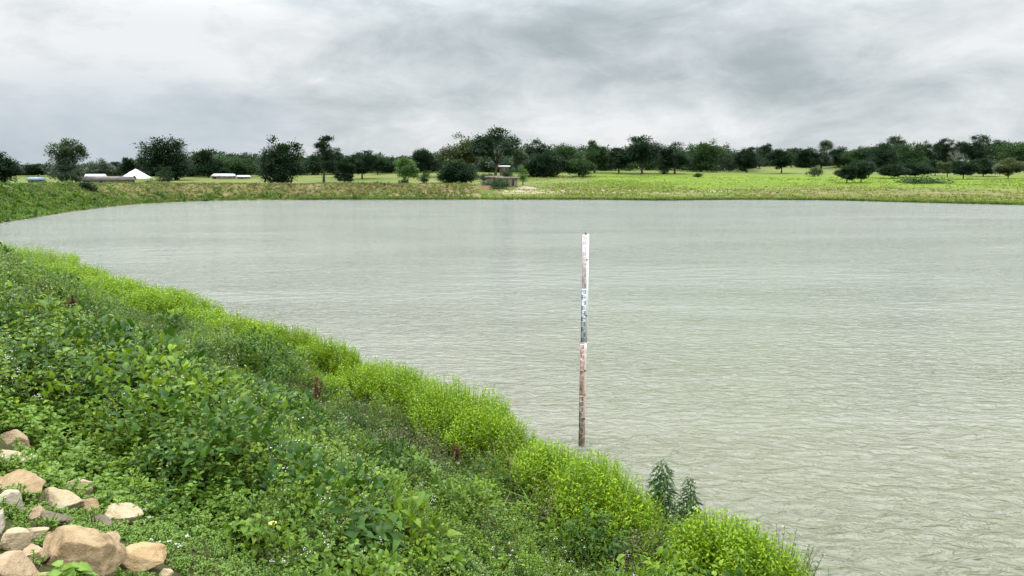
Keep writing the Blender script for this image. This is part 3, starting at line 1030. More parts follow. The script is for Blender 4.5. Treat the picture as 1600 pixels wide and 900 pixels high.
bush(1020, 830, 905, 120, 'olive brown ragged shrub under the two tall dark weeds', ('olive', 'weed_dark'), 220, leafL=0.05, leafW=0.018, name='shrub', group=None, cat='shrub', h=0.6)


def leafy(px, py_top, py_base, wpx, label, lm='weed_dark', stems=9, pairs=7, LL=0.13, WW=0.075, spread=0.55, name='broadleaf_weed', cat='weed', group='broad leaved weeds on the bank', drop=0.35, minh=0.3):
    hp = hit_ground(px, py_base)
    dep = hp[1] * CP + (EYE - hp[2]) * SP
    H = max(minh, (py_base - py_top) / FPX * dep * 0.9)
    rad = wpx / FPX * dep * 0.5
    r = np.random.default_rng(int(px * 3 + py_top * 5))
    root = empty(name, hp)
    tag(root, label, cat, group)
    P_, D_, L_, W_ = [], [], [], []
    G2 = Geo()
    for s_ in range(stems):
        az = s_ / stems * 6.283 + r.normal(0, .4)
        rr = (0.25 + 0.75 * r.random()) * (0.05 if spread == 0 else 1)
        hh = H * (1 - 0.45 * rr ** 2) * r.uniform(.8, 1.08)
        bs = np.array([math.cos(az), math.sin(az), 0]) * rr * rad * .2
        tp = np.array([math.cos(az) * rr * rad * .85, math.sin(az) * rr * rad * .85, hh])
        mid = (bs + tp) / 2 + np.array([0, 0, hh * .12])
        path = [bs, mid, tp]
        G2.add(tube(path, [.007, .005, .003], 5))
        for q in range(pairs):
            tt = 0.25 + 0.75 * (q + .5) / pairs
            pp = (1 - tt) ** 2 * bs + 2 * tt * (1 - tt) * (2 * mid - (bs + tp) / 2) + tt ** 2 * tp
            for sg in (0, math.pi):
                la = az + q * 1.571 + sg + r.normal(0, .25)
                el = r.uniform(-0.15, 0.6)
                P_.append(pp)
                D_.append((math.cos(la) * math.cos(el), math.sin(la) * math.cos(el), math.sin(el)))
                z_ = r.uniform(.65, 1.15) * (0.55 + 0.6 * math.sin(math.pi * (0.15 + 0.8 * tt)))
                L_.append(LL * z_)
                W_.append(WW * z_)
    G = Geo()
    G.add(leaf_geo(np.array(P_), np.array(D_), np.array(L_), np.array(W_), droop=drop, lod=2, seed=int(px)))
    G.build('leaves', M[lm], root)
    G2.build('stems', M['stem'], root)
    return root


for a_ in [
    (270, 672, 770, 150, 'dense dark broad leaved weed above the pale stone sloping into the weeds', 'weed_dark', 13, 6, .10, .06),
    (295, 562, 630, 120, 'dark bluish broad leaved weed far up the bank below the hedge dip', 'weed_dark', 12, 6, .15, .09),
    (570, 770, 905, 150, 'dark weed with long drooping ribbed leaves at the bottom middle', 'weed_dark', 11, 6, .15, .075),
    (470, 745, 800, 90, 'mid green weed with large pale leaves among white flowers', 'yellowgreen', 6, 4, .13, .09),
    (455, 605, 640, 60, 'small clump of round pale leaves behind the olive shrub', 'pale', 6, 4, .15, .13),
    (930, 775, 890, 130, 'dark green bushy weed below the tall lime bush at the gauge foot', 'weed_dark', 14, 7, .10, .045),
    (840, 735, 800, 110, 'dark narrow leaved weed left of the bushy dark one', 'weed_dark', 12, 7, .09, .04),
    (390, 800, 870, 110, 'fresh green leafy weed right of the orange wedge stone', 'weed', 10, 6, .085, .055),
    (470, 830, 895, 80, 'bright young weed with pointed pale green leaves at the bottom edge', 'yellowgreen', 7, 5, .10, .055),
    (200, 620, 680, 110, 'mid green weed mound in the pale cover above the stones', 'weed', 12, 6, .09, .05),
    (700, 880, 905, 70, 'low weed with glossy round leaves cut by the bottom edge', 'yellowgreen', 7, 4, .10, .07),
    (60, 745, 760, 60, 'low bright leaves growing between the left edge stones', 'yellowgreen', 8, 4, .06, .045),
    (170, 780, 800, 50, 'small bright weed sprouting beside the pale oblong stone', 'yellowgreen', 8, 4, .06, .04),
    (110, 900, 930, 60, 'broad leaves in front of the biggest boulder at the bottom edge', 'yellowgreen', 6, 3, .08, .06),
]:
    leafy(*a_[:5], minh=.12 if a_[0] in (60, 170, 110) else .26, lm=a_[5], stems=a_[6], pairs=a_[7], LL=a_[8], WW=a_[9])


def tall_weed(px, py_top, py_base, wpx, label):
    hp = hit_ground(px, py_base)
    dep = hp[1] * CP + (EYE - hp[2]) * SP
    H = (py_base - py_top) / FPX * dep * 1.0
    rad = wpx / FPX * dep * .5
    r = np.random.default_rng(int(px))
    root = empty('tall_weed', hp)
    tag(root, label, 'weed', 'tall dark weeds standing against the water')
    G2 = Geo()
    path = [np.array([r.normal(0, .008) * i, r.normal(0, .008) * i, H * i / 6]) for i in range(7)]
    G2.add(tube(path, np.linspace(.012, .004, 7), 6))
    G2.build('stem', M['stem'], root)
    P_, D_, L_, W_ = [], [], [], []
    nl = 330
    for q in range(nl):
        tt = 0.1 + 0.9 * q / nl
        la = q * 2.4
        el = r.uniform(-0.35, 0.35) + 0.5 * max(0, tt - 0.75)
        wdt = rad * (1.0 * (1 - tt) ** 0.55 + 0.22) * r.uniform(.75, 1.15)
        off = r.uniform(0.0, 0.55) * wdt
        P_.append((math.cos(la) * off, math.sin(la) * off, H * tt))
        D_.append((math.cos(la) * math.cos(el), math.sin(la) * math.cos(el), math.sin(el)))
        L_.append(max(0.045, wdt * r.uniform(.35, .62)))
        W_.append(max(0.016, wdt * .17))
    G = Geo()
    G.add(leaf_geo(np.array(P_), np.array(D_), np.array(L_), np.array(W_), droop=.55, lod=2, seed=int(px)))
    G.build('leaves', M['weed_deep'], root)


tall_weed(1031, 714, 850, 78, 'taller of two dark green spire shaped weeds standing before the water')
tall_weed(1073, 740, 855, 58, 'shorter of two dark green spire shaped weeds, on the right')


def seed_stalk(px, py_top, py_base, wpx, label):
    hp = hit_ground(px, py_base)
    dep = hp[1] * CP + (EYE - hp[2]) * SP
    H = (py_base - py_top) / FPX * dep
    rad = wpx / FPX * dep * .5
    r = np.random.default_rng(int(px) + 3)
    root = empty('seed_stalk', hp)
    tag(root, label, 'dry plant', 'rusty seed stalks on the bank')
    G2 = Geo()
    G = Geo()
    for q in range(4):
        tp = np.array([r.normal(0, rad * .5), r.normal(0, rad * .5), H * (1 if q == 0 else r.uniform(.75, .95))])
        G2.add(tube([np.zeros(3), tp * .5, tp], [.008, .006, .003], 5))
        m = 130
        tt = r.uniform(.4, 1, m)
        p = tp[None] * tt[:, None] + r.normal(0, rad * .22, (m, 3)) * (1.2 - tt)[:, None]
        d = np.column_stack([r.normal(0, .6, (m, 2)), r.uniform(.2, 1, m)])
        G.add(leaf_geo(p, d, r.uniform(.03, .06, m), r.uniform(.012, .022, m), lod=0, seed=q + int(px)))
    G2.build('stem', M['rust_seed'], root)
    G.build('seed_head', M['rust_seed'], root)


for a_ in [
    (121, 464, 515, 24, 'rust brown seed stalk standing alone far up the bank, farthest from the gauge'),
    (495, 590, 645, 22, 'rust brown stalk below the rounded bush at the hedge step'),
    (712, 690, 745, 22, 'reddish brown stalk below the large lime bush, left of the darkest stalk'),
    (805, 664, 730, 14, 'thin dark brown stalk against the lime bush left of the gauge'),
    (855, 835, 850, 20, 'brown withered stalk low in the dark weeds near the bottom'),
]:
    seed_stalk(*a_)

# one small yellow bloom at the bottom edge
hp = hit_ground(430, 892)
root = empty('yellow_flower', hp)
tag(root, 'single small pale yellow bloom near the bottom edge among leaves', 'flower')
G = Geo()
az = np.arange(8) / 8 * 6.283
G.add(leaf_geo(np.tile([[0, 0, .30]], (8, 1)), np.column_stack([np.cos(az), np.sin(az), np.full(8, .35)]), np.full(8, .028), np.full(8, .022), lod=1))
G.build('petals', M['yellow_petal'], root)
G = Geo()
G.add(tube([(0, 0, 0), (.01, 0, .15), (0, 0, .30)], [.003, .003, .002], 5))
G.build('stem', M['stem'], root)

# ------------------------------------------------------------------ staff gauge
gp = onplane(908.5, 697, 0)
gauge = empty('staff_gauge', (gp[0], gp[1], 0), math.atan2(-gp[0], gp[1]))
tag(gauge, 'tall water level staff gauge standing in the pond, red, blue and rusty marked plates', 'gauge')


def gaugemat(name, c, stain, amount, rough=0.5, scale=7):
    m, t = mat(name)
    ob = t.n('ShaderNodeTexCoord').outputs['Object']
    nz = t.noise(ob, scale, 6, 0.7, 0.3)
    nz2 = t.noise(ob, scale * 5, 4, 0.7)
    f = t.step(t.math('ADD', t.math('MULTIPLY', nz, .7), t.math('MULTIPLY', nz2, .3)), 0.62 - amount * .4, 0.74 - amount * .4)
    cc = t.mix(f, c, stain)
    cc = t.mix(t.step(nz2, .55, .8, 0, .5 * amount), cc, tuple(np.array(stain) * .45))
    p = t.n('ShaderNodeBsdfPrincipled', {'Base Color': cc, 'Roughness': rough})
    t.n('ShaderNodeOutputMaterial', {0: p.outputs[0]})
    return m


SEG = {1: 'bc', 2: 'abged', 3: 'abgcd', 4: 'fgbc', 5: 'afgcd', 6: 'afgedc', 7: 'abc', 8: 'abcdefg', 9: 'abcdfg', 0: 'abcdef'}


def digit(dg, x, z, w_, h_, y, G):
    th = w_ * .27
    boxes = {'a': (0, w_, h_ - th, h_), 'd': (0, w_, 0, th), 'g': (0, w_, h_ / 2 - th / 2, h_ / 2 + th / 2),
             'f': (0, th, h_ / 2 + th / 2, h_ - th), 'b': (w_ - th, w_, h_ / 2 + th / 2, h_ - th), 'e': (0, th, th, h_ / 2 - th / 2), 'c': (w_ - th, w_, th, h_ / 2 - th / 2)}
    for s_ in SEG[dg]:
        x0, x1, z0, z1 = boxes[s_]
        G.add(box(x + x0, x + x1, y - .0015, y, z + z0, z + z1))


white_face = [gaugemat('enamel_pink', (0.82, 0.79, 0.80), (0.74, 0.62, 0.64), 0.2), gaugemat('enamel_white', (0.82, 0.85, 0.88), (0.5, 0.55, 0.6), 0.1),
              gaugemat('enamel_stained', (0.66, 0.54, 0.52), (0.15, 0.065, 0.035), 0.37, 0.5, 13), gaugemat('enamel_muddy', (0.42, 0.34, 0.28), (0.09, 0.05, 0.028), 0.38, 0.5, 11)]
mark_mat = [gaugemat('faded_red', (0.66, 0.44, 0.48), (0.70, 0.55, 0.58), 0.3), gaugemat('dark_blue', (0.03, 0.04, 0.09), (0.1, 0.12, 0.18), 0.2),
            gaugemat('rusted_red', (0.42, 0.23, 0.20), (0.13, 0.06, 0.035), 0.3, 0.5, 16), gaugemat('muddy_black', (0.04, 0.03, 0.025), (0.09, 0.06, 0.04), 0.3)]
num_mat = [gaugemat('black_numeral', (0.26, 0.17, 0.19), (0.45, 0.33, 0.35), 0.3), mark_mat[1], mark_mat[2], mark_mat[3]]
PW = 0.076
zb = [(2.905, 3.85), (1.935, 2.895), (0.955, 1.90), (-0.05, 0.945)]
for i, (z0, z1) in enumerate(zb):
    dx_ = (0.0, -0.004, -0.014, -0.016)[i]
    G = Geo()
    G.add(box(-PW / 2 + dx_, PW / 2 + dx_, -.004, .002, z0, z1))
    G.add(box(-PW / 2 + dx_ + .001, -PW / 2 + dx_ + .010, -.0058, -.0042, z0 + .004, z1 - .004), 1)
    stp = (z1 - z0) / 10
    GN = Geo()
    for q in range(10):
        zz = z0 + q * stp
        left = q % 2 == 0
        x0, x1 = (-PW / 2 + .010, -PW / 2 + .043) if left else (-PW / 2 + .043, PW / 2 - .002)
        for e in range(3):
            G.add(box(x0 + dx_, x1 + dx_, -.0058, -.0042, zz + stp * (.06 + .34 * e), zz + stp * (.20 + .34 * e)), 1)
        xs_ = x0 if left else x1 - .014
        for e in range(2):
            G.add(box(xs_ + dx_, xs_ + .014 + dx_, -.0058, -.0042, zz + stp * (.203 + .34 * e), zz + stp * (.397 + .34 * e)), 1)
        digit(q, dx_ + (.006 if left else -PW / 2 + .013), zz + stp * .2, .027, stp * .6, -.0042, GN)
    G.add((np.vstack(GN.V), np.vstack(GN.F)), 2)
    pl = G.build('gauge_plate', [white_face[i], mark_mat[i], num_mat[i]], gauge)
    pl['label'] = ('top plate with faded red marks', 'second plate with dark blue marks', 'third plate with red marks and rust', 'lowest plate, brown with mud and rust')[i]
G = Geo()
G.add(tube([(.055, .024, 1.93), (.055, .024, 3.86)], [.020, .020], 14))
pm, t = mat('post_paint')
ob = t.n('ShaderNodeTexCoord').outputs['Object']
zz = t.n('ShaderNodeSeparateXYZ', {0: ob}).outputs[2]
nz = t.noise(ob, 9, 6, 0.7)
cc = t.mix(t.step(t.math('ADD', zz, t.math('MULTIPLY', nz, 1.6)), 2.3, 3.0), (0.36, 0.28, 0.22), (0.80, 0.82, 0.83))
cc = t.mix(t.step(t.math('ADD', t.math('MULTIPLY', zz, -0.12), nz), 0.38, 0.55), cc, (0.17, 0.10, 0.06))
t.n('ShaderNodeOutputMaterial', {0: t.n('ShaderNodeBsdfPrincipled', {'Base Color': cc, 'Roughness': .55}).outputs[0]})
G.add(tube([(.043, .024, -1.9), (.045, .024, 1.93)], [.020, .020], 14))
G.build('post', pm, gauge, smooth=True)
for z_ in (.5, 1.4, 2.4, 3.4):
    G = Geo()
    G.add(box(-.03, .06, .003, .03, z_, z_ + .03))
    G.build('clamp', M['bark'], gauge)
G = Geo()
G.add(box(.005, .03, -.006, .012, 3.853, 3.885))
G.build('top_bracket', M['dark_opening'], gauge)


# ------------------------------------------------------------------ far grass and bank cover
def tufts(name, x, y, z, h, wd, mats_, mi_, blades=6, spread=0.5, seed=3):
    r = np.random.default_rng(seed)
    m = len(x)
    base = np.repeat(np.column_stack([x, y, z]), blades, 0)
    base[:, :2] += r.normal(0, 1, (m * blades, 2)) * np.repeat(wd, blades)[:, None] * .5
    tl = np.abs(r.normal(0, spread, m * blades))
    az = r.uniform(0, 6.283, m * blades)
    d = np.column_stack([np.cos(az) * np.sin(tl), np.sin(az) * np.sin(tl), np.cos(tl)])
    L = np.repeat(h, blades) * r.uniform(.6, 1.2, m * blades)
    W = np.repeat(wd, blades) * r.uniform(.3, .7, m * blades)
    v, f = leaf_geo(base, d, L, W, droop=.3, lod=0, seed=seed)
    o = mesh_obj(name, v, f, mats_, np.repeat(np.repeat(mi_, blades), 2))
    o['kind'] = 'stuff'
    return o


def ring_points(num, amin, amax, smin, smax, seed, power=1.0):
    r = np.random.default_rng(seed)
    angS = np.degrees(np.arctan2(S[:, 1] - CEN[1], S[:, 0] - CEN[0])) % 360
    if amin < 0:
        angS = (angS + 180) % 360 - 180
    sel = np.where((angS > amin) & (angS < amax))[0]
    i = r.choice(sel, num)
    s_ = smin + (smax - smin) * r.random(num) ** power
    tt = r.random(num)[:, None]
    q = S[i] + (S[(i + 1) % n] - S[i]) * tt + (NRM[i] * (1 - tt) + NRM[(i + 1) % n] * tt) * s_[:, None]
    z = ground(q[:, 0], q[:, 1])
    return q[:, 0], q[:, 1], z, s_, angS[i]


# left embankment: leafy cover, green near the left, drier towards the far side
x, y, z, s_, an = ring_points(21000, 103, 203, 0.15, 9.0, 4)
r = np.random.default_rng(8)
nzv = fbm(x * .16, y * .16, 8, 3) + .5
dryp = (1 - sstep(an, 122, 168)) * (0.55 + 0.5 * sstep(s_, 1, 4))
isdry = r.random(len(x)) < np.clip(dryp + (nzv - .5) * 1.2, .04, .95)
hgt = np.where(isdry, .16, .30) * r.uniform(.5, 1.3, len(x)) * (0.5 + nzv)
big = (r.random(len(x)) < 0.05) & (nzv > .5)
hgt = np.where(big, hgt * 2.0, hgt)
tufts('embankment_weeds', x, y, z, hgt, hgt * .9, [M['bankgreen'], M['dry'], M['weed_dark']], np.where(big & ~isdry, 2, np.where(isdry, 1, 0)), 8, .7)
# far shore edge: a dark green fringe of grass
x, y, z, s_, an = ring_points(9000, -5, 125, 0.02, 1.1, 5, 1.4)
hgt = r.uniform(.15, .45, len(x))
tufts('shore_grass', x, y, z, hgt, hgt * .5, [M['bankgreen'], M['grass']], (r.random(len(x)) < .35).astype(int), 5, .4, 6)
# meadow behind the far shore
x, y, z, s_, an = ring_points(26000, 5, 112, 1.5, 110, 7, 1.5)
nzv = fbm(x * .07, y * .07, 15, 3) + .5
ok = r.random(len(x)) < .35 + (nzv - .35) * 1.6
x, y, z, s_, nzv = x[ok], y[ok], z[ok], s_[ok], nzv[ok]
hgt = r.uniform(.12, .34, len(x)) * (.6 + nzv)
isdry = r.random(len(x)) < np.where(s_ < 40, .3, .06)
tufts('meadow_grass', x, y, z, hgt, hgt * 1.3, [M['grass'], M['dry']], isdry.astype(int), 5, .6, 9)


# ------------------------------------------------------------------ trees
def crown_pts(kind, r, H, Wd, nleaf):
    """leaf positions and limb targets for one crown: lobes > clumps > leaves"""
    if kind == 'round':
        z0, z1, lobes, clr, shell = .24, 1.0, 9, .30, .6
    elif kind == 'dense':
        z0, z1, lobes, clr, shell = .04, 1.0, 11, .32, .6
    elif kind == 'tall':
        z0, z1, lobes, clr, shell = .18, 1.0, 10, .26, .5
    elif kind == 'airy':
        z0, z1, lobes, clr, shell = .04, 1.0, 14, .25, .45
    elif kind == 'spread':
        z0, z1, lobes, clr, shell = .30, 1.0, 12, .24, .5
    else:
        z0, z1, lobes, clr, shell = .3, 1, 9, .3, .5
    cz = (z0 + z1) / 2 * H
    rz = (z1 - z0) / 2 * H
    rx = Wd / 2
    LC, LR = [], []
    for q in range(lobes):
        v = r.normal(0, 1, 3)
        v /= np.linalg.norm(v)
        k_ = r.uniform(.45, .78)
        c_ = np.array([v[0] * rx * k_, v[1] * rx * k_, cz + v[2] * rz * k_])
        sc_ = r.uniform(.75, 1.25)
        rad = np.array([rx * clr * 1.35 * sc_, rx * clr * 1.35 * sc_, min(rz * clr * 1.45, rx * clr * 1.5) * sc_])
        if kind == 'spread':
            rad *= np.array([1.25, 1.25, .7])
        LC.append(c_)
        LR.append(rad)
    if kind in ('tall', 'spread'):
        for q in range(3 if kind == 'spread' else 2):          # tufts that stick out at the top
            a_ = r.uniform(0, 6.283)
            LC.append(np.array([math.cos(a_) * rx * r.uniform(.1, .6), math.sin(a_) * rx * .3, cz + rz * r.uniform(.86, .97)]))
            LR.append(np.array([rx * .2, rx * .2, rz * .13]))
    if kind in ('round', 'dense'):
        LC.append(np.array([0, 0, cz]))
        LR.append(np.array([rx * .72, rx * .72, rz * .78]))
    LC, LR = np.array(LC), np.array(LR)
    vol = (LR.prod(1)) ** .75
    ncl = 110
    which = r.choice(len(LC), ncl, p=vol / vol.sum())
    v = r.normal(0, 1, (ncl, 3))
    v /= np.linalg.norm(v, axis=1)[:, None]
    rad = shell + (1 - shell) * r.random(ncl) ** .6
    CC = LC[which] + v * LR[which] * rad[:, None]
    CC[:, 2] = np.clip(CC[:, 2], z0 * H * .9, H * .99)
    m = np.repeat(np.arange(ncl), nleaf // ncl)
    g = r.normal(0, 1, (len(m), 3)) * rx * .11
    g[:, 2] *= .62
    p = CC[m] + g
    p[:, 2] = np.maximum(p[:, 2], .02 * H)
    if kind in ('round',):
        p[:, 2] = np.maximum(p[:, 2], z0 * H * .85 + np.abs(g[:, 0]) * .3)
    d = g + (CC[m] - np.array([0, 0, cz])) * .3 + r.normal(0, .3, p.shape) * rx * .25
    return p, d, LC, LR


def make_tree(name, x, y, H, Wd, kind, lm, label, seed, cat='tree', group=None, nleaf=11000, bark='bark'):
    r = np.random.default_rng(seed)
    z = gz(x, y)
    root = empty(name, (x, y, z - .05), r.uniform(0, 6.283))
    tag(root, label, cat, group)
    p, d, LC, LR = crown_pts(kind, r, H, Wd, nleaf)
    L = r.uniform(.55, 1.25, len(p)) * (0.13 + 0.032 * max(Wd, H * .6))
    G = Geo()
    G.add(leaf_geo(p, d, L, L * .62, droop=.25, lod=0, seed=seed))
    G.build('crown', M[lm], root)
    G = Geo()
    tr = max(.07, H * .028)
    hz = H * (.35 if kind != 'dense' else .25)
    bend = r.normal(0, .03 * H, 2)
    top = np.array([bend[0], bend[1], hz])
    G.add(tube([(0, 0, -.2), (bend[0] * .2, bend[1] * .2, hz * .4), top, (bend[0] * 1.3, bend[1] * 1.3, H * .62)], [tr * 1.35, tr, tr * .85, tr * .45], 8))
    for c_, rr in list(zip(LC, LR))[:9]:
        st0 = top * r.uniform(.75, 1.0)
        mid = (st0 + c_) / 2 + np.array([0, 0, .05 * H])
        G.add(tube([st0, mid, c_], [tr * .55, tr * .36, tr * .12], 6))
    G.build('trunk', M[bark], root, smooth=True)
    return root


def place(px, D):
    z = 0.0
    for _ in range(3):
        dep = D * CP + (EYE - z) * SP
        x = (px - 800) / FPX * dep
        z = gz(x, D)
    return x, D, z


def base_D(px, py, d0=122, d1=520):
    Ds = np.arange(d0, d1, 2.0)
    X_ = (px - 800) / FPX * (Ds * CP + 4 * SP)
    Z_ = ground(X_, Ds)
    pys = proj(X_, Ds, Z_)[1]
    i = np.where(pys <= py)[0]
    return float(Ds[i[0]]) if len(i) else d1


def tree(px, top, wpx, base, kind, lm, label, name='tree', cat='tree', **kw):
    """base: a pixel row (<= 320) on open ground, or a distance given as ('D', metres)"""
    D = base[1] if isinstance(base, tuple) else base_D(px, base)
    if isinstance(base, tuple):           # stand in front of the far wood
        D = min(D, 247 if px < 700 else (264 if px < 1180 else 352))
    x, y, z = place(px, D)
    q = ray(px, top)
    zt = EYE + q[2] / q[1] * y
    H = max(1.0, zt - z)
    Wd = wpx / FPX * y * (1.1 if kind == 'round' else 1.2)
    make_tree(name, x, y, H * 1.02, Wd, kind, lm, label, int(px * 13 + top), cat, **kw)


def d_(v):
    return ('D', v)


TREES = [
    (0, 243, 58, d_(150), 'dense', 'tree_dark', 'dark dense tree cut by the left edge of the photo'),
    (60, 257, 34, d_(300), 'round', 'tree_dark', 'small far dark tree above the blue roof'),
    (106, 223, 55, d_(150), 'airy', 'tree_grey', 'tall grey green airy tree reaching to the ground, right of the blue roof'),
    (150, 250, 40, d_(230), 'dense', 'tree_grey', 'dull grey green tree behind the low mud walled house'),
    (178, 254, 24, d_(280), 'round', 'tree_grey', 'small pale tree between the mud walled house and the white tent'),
    (203, 247, 28, d_(280), 'round', 'tree_dark', 'dark rounded tree just behind the white tent'),
    (224, 249, 22, d_(330), 'airy', 'tree_grey', 'thin pale tree behind the tip of the white tent'),
    (266, 217, 72, d_(215), 'dense', 'tree_dark', 'huge dark broad tree right of the white tent'),
    (326, 236, 46, d_(290), 'tall', 'tree_dark', 'dark irregular tree right of the huge broad one, over the long white roof'),
    (382, 247, 40, d_(310), 'dense', 'tree_mid', 'low dull green tree behind the short white roof'),
    (439, 221, 66, d_(165), 'dense', 'tree_dark', 'big block shaped dark tree standing alone right of the white roofs'),
    (506, 217, 42, d_(190), 'tall', 'tree_dark', 'tall dark tree with a separate tuft on top'),
    (528, 237, 30, d_(230), 'round', 'tree_dark', 'dark tree tucked right behind the tall tufted one'),
    (539, 250, 26, d_(180), 'airy', 'tree_dark', 'small thin tree on forked stems in front of the dark ones'),
    (566, 236, 46, d_(215), 'round', 'tree_dark', 'dark round tree on a leaning trunk in the open left field'),
    (590, 243, 26, d_(300), 'round', 'tree_dark', 'far dark tree between the leaning round one and the field gap'),
    (632, 246, 40, d_(175), 'round', 'tree_light', 'light green round small tree on the embankment in the middle left'),
    (662, 234, 42, d_(220), 'round', 'tree_dark', 'dark round tree on a stout trunk right of the light green one'),
    (716, 213, 62, d_(215), 'tall', 'tree_olive', 'tall olive tinged tree left of the tallest tree'),
    (774, 205, 66, d_(205), 'spread', 'tree_dark', 'tallest tree with a ragged spiky top over the mud hut'),
    (712, 255, 56, d_(165), 'dense', 'tree_dark', 'low dark spreading bush like tree left of the mud hut'),
    (813, 236, 26, d_(250), 'airy', 'tree_grey', 'pale grey green tree above the weeping lime bush'),
    (846, 221, 46, d_(290), 'dense', 'tree_dark', 'dark tree rising behind the dome shaped one'),
    (852, 243, 58, 277, 'dense', 'tree_dark', 'dark dome shaped tree right of the mud hut, down to the grass'),
    (887, 226, 40, d_(300), 'dense', 'tree_mid', 'mid green tree behind the gap right of the dome shaped one'),
    (904, 245, 38, 277, 'airy', 'tree_mid', 'loose fresh green small tree right of the dome shaped one'),
    (929, 221, 40, 271, 'tall', 'tree_mid', 'tall mid green tree on a thin straight trunk'),
    (967, 233, 40, 271, 'round', 'tree_dark', 'dark round tree on a short trunk left of the twin trunk tree'),
    (1003, 218, 58, 272, 'spread', 'tree_dark', 'wide spreading dark tree in the centre of the right meadow'),
    (1054, 225, 46, 272, 'spread', 'tree_dark', 'dark flat spreading tree on one thick trunk beside a ball bush'),
    (1096, 223, 52, d_(360), 'dense', 'tree_mid', 'far tree behind the rust tinged one, with a spur on top'),
    (1120, 229, 46, 267, 'round', 'tree_olive', 'rust tinged dark round tree right of the flat spreading tree'),
    (1150, 249, 17, 263, 'round', 'tree_mid', 'very small green tree right of the rust tinged one'),
    (1166, 233, 36, d_(380), 'round', 'tree_dark', 'far dark tree over the very small green one'),
    (1193, 227, 28, d_(370), 'tall', 'tree_dark', 'far upright dark tree left of the lollipop tree'),
    (1221, 235, 42, 271, 'round', 'tree_dark', 'lollipop round dark tree alone in the bright meadow'),
    (1236, 231, 24, d_(400), 'round', 'tree_mid', 'far tree peeping over the lollipop tree'),
    (1259, 234, 36, d_(390), 'dense', 'tree_dark', 'far low dark tree above the ball bush of the bright meadow'),
    (1283, 223, 32, d_(390), 'tall', 'tree_grey', 'far tall tree with a flat top over the pale meadow strip'),
    (1309, 232, 36, 262, 'round', 'tree_dark', 'round dark tree on the pale meadow rise'),
    (1323, 260, 30, 287, 'round', 'tree_dark', 'small tree on a thin trunk, left one of the nearest pair'),
    (1345, 253, 44, 286, 'round', 'tree_dark', 'wider tree on a bent trunk, right one of the nearest pair'),
    (1343, 230, 40, d_(350), 'dense', 'tree_mid', 'mid green tree behind the nearest pair'),
    (1371, 222, 44, d_(330), 'dense', 'tree_dark', 'big very dark tree behind the left end of the low row'),
    (1394, 216, 34, d_(400), 'tall', 'tree_grey', 'far tall grey green tree over the very dark one'),
    (1416, 227, 46, d_(340), 'dense', 'tree_mid', 'broad mid green tree behind the low row'),
    (1447, 223, 34, d_(350), 'round', 'tree_dark', 'dark round topped tree left of the bare grey tree'),
    (1473, 218, 34, d_(400), 'round', 'tree_dark', 'far dark tree poking up behind the bare grey tree'),
    (1520, 215, 42, d_(330), 'tall', 'tree_dark', 'tall dark tree right of the bare grey tree'),
    (1556, 220, 36, d_(350), 'round', 'tree_dark', 'dark tree right of the tall one at the far right'),
    (1584, 228, 62, d_(300), 'dense', 'tree_mid', 'fresh green broad tree near the right edge'),
    (1620, 221, 50, d_(340), 'round', 'tree_dark', 'dark tree cut by the right edge'),
    (1392, 258, 40, 279, 'round', 'tree_dark', 'low dark tree at the left end of the low row'),
    (1430, 256, 46, 277, 'round', 'tree_dark', 'wide flat tree second in the low row'),
    (1461, 252, 32, 275, 'round', 'tree_dark', 'narrower tree third in the low row, under the bare grey tree'),
    (1480, 254, 26, 277, 'round', 'tree_olive', 'olive tinged small tree in the low row'),
    (1505, 251, 40, 280, 'round', 'tree_dark', 'dark tree on a short trunk in the middle of the low row'),
    (1536, 250, 44, 276, 'round', 'tree_dark', 'wide tree next to the last of the low row'),
    (1575, 250, 42, 279, 'round', 'tree_olive', 'last tree of the low row, with sunlit olive top'),
]
for a_ in TREES:
    tree(*a_)
BUSHES = [
    (258, 261, 28, d_(155), 'dense', 'tree_dark', 'dark ball bush in front of the huge broad tree'),
    (664, 267, 18, d_(170), 'dense', 'tree_mid', 'small bush below the dark round tree left of the mud hut'),
    (1037, 260, 16, 272, 'dense', 'tree_dark', 'dark ball bush between two spreading trees'),
    (1273, 263, 22, 276, 'dense', 'tree_dark', 'dark ball bush in the bright meadow right of the lollipop tree'),
    (1091, 271, 12, 277, 'dense', 'tree_mid', 'tiny bush on the open meadow below the rust tinged tree'),
    (817, 259, 15, d_(170), 'dense', 'tree_light', 'weeping lime green bush right of the mud hut'),
    (1442, 280, 60, 287, 'dense', 'tree_mid', 'low wide patch of scrub below the low row of trees'),
    (232, 283, 16, d_(118), 'dense', 'tree_dark', 'dark weed clump on the embankment crest below the white tent'),
    (138, 291, 18, d_(100), 'dense', 'tree_dark', 'dark weed clump on the embankment near the mud walled house'),
    (632, 278, 13, d_(128), 'dense', 'tree_mid', 'small bush on the dry embankment under the light green tree'),
    (762, 272, 24, d_(190), 'dense', 'tree_dark', 'dark bush between the low spreading tree and the mud huts'),
    (800, 263, 20, d_(185), 'dense', 'tree_mid', 'green bush behind the three doorway hut under the tallest tree'),
    (780, 281, 40, d_(150), 'dense', 'tree_mid', 'low green scrub in front of the reddish mud wall'),
]
for a_ in BUSHES:
    tree(*a_, name='bush', cat='bush', nleaf=2200)

# bare grey tree
x, y, z = place(1488, 300)
root = empty('bare_tree', (x, y, z))
tag(root, 'bare pale grey tree without leaves behind the low row', 'tree')
G = Geo()
r = np.random.default_rng(44)
H = 11.5


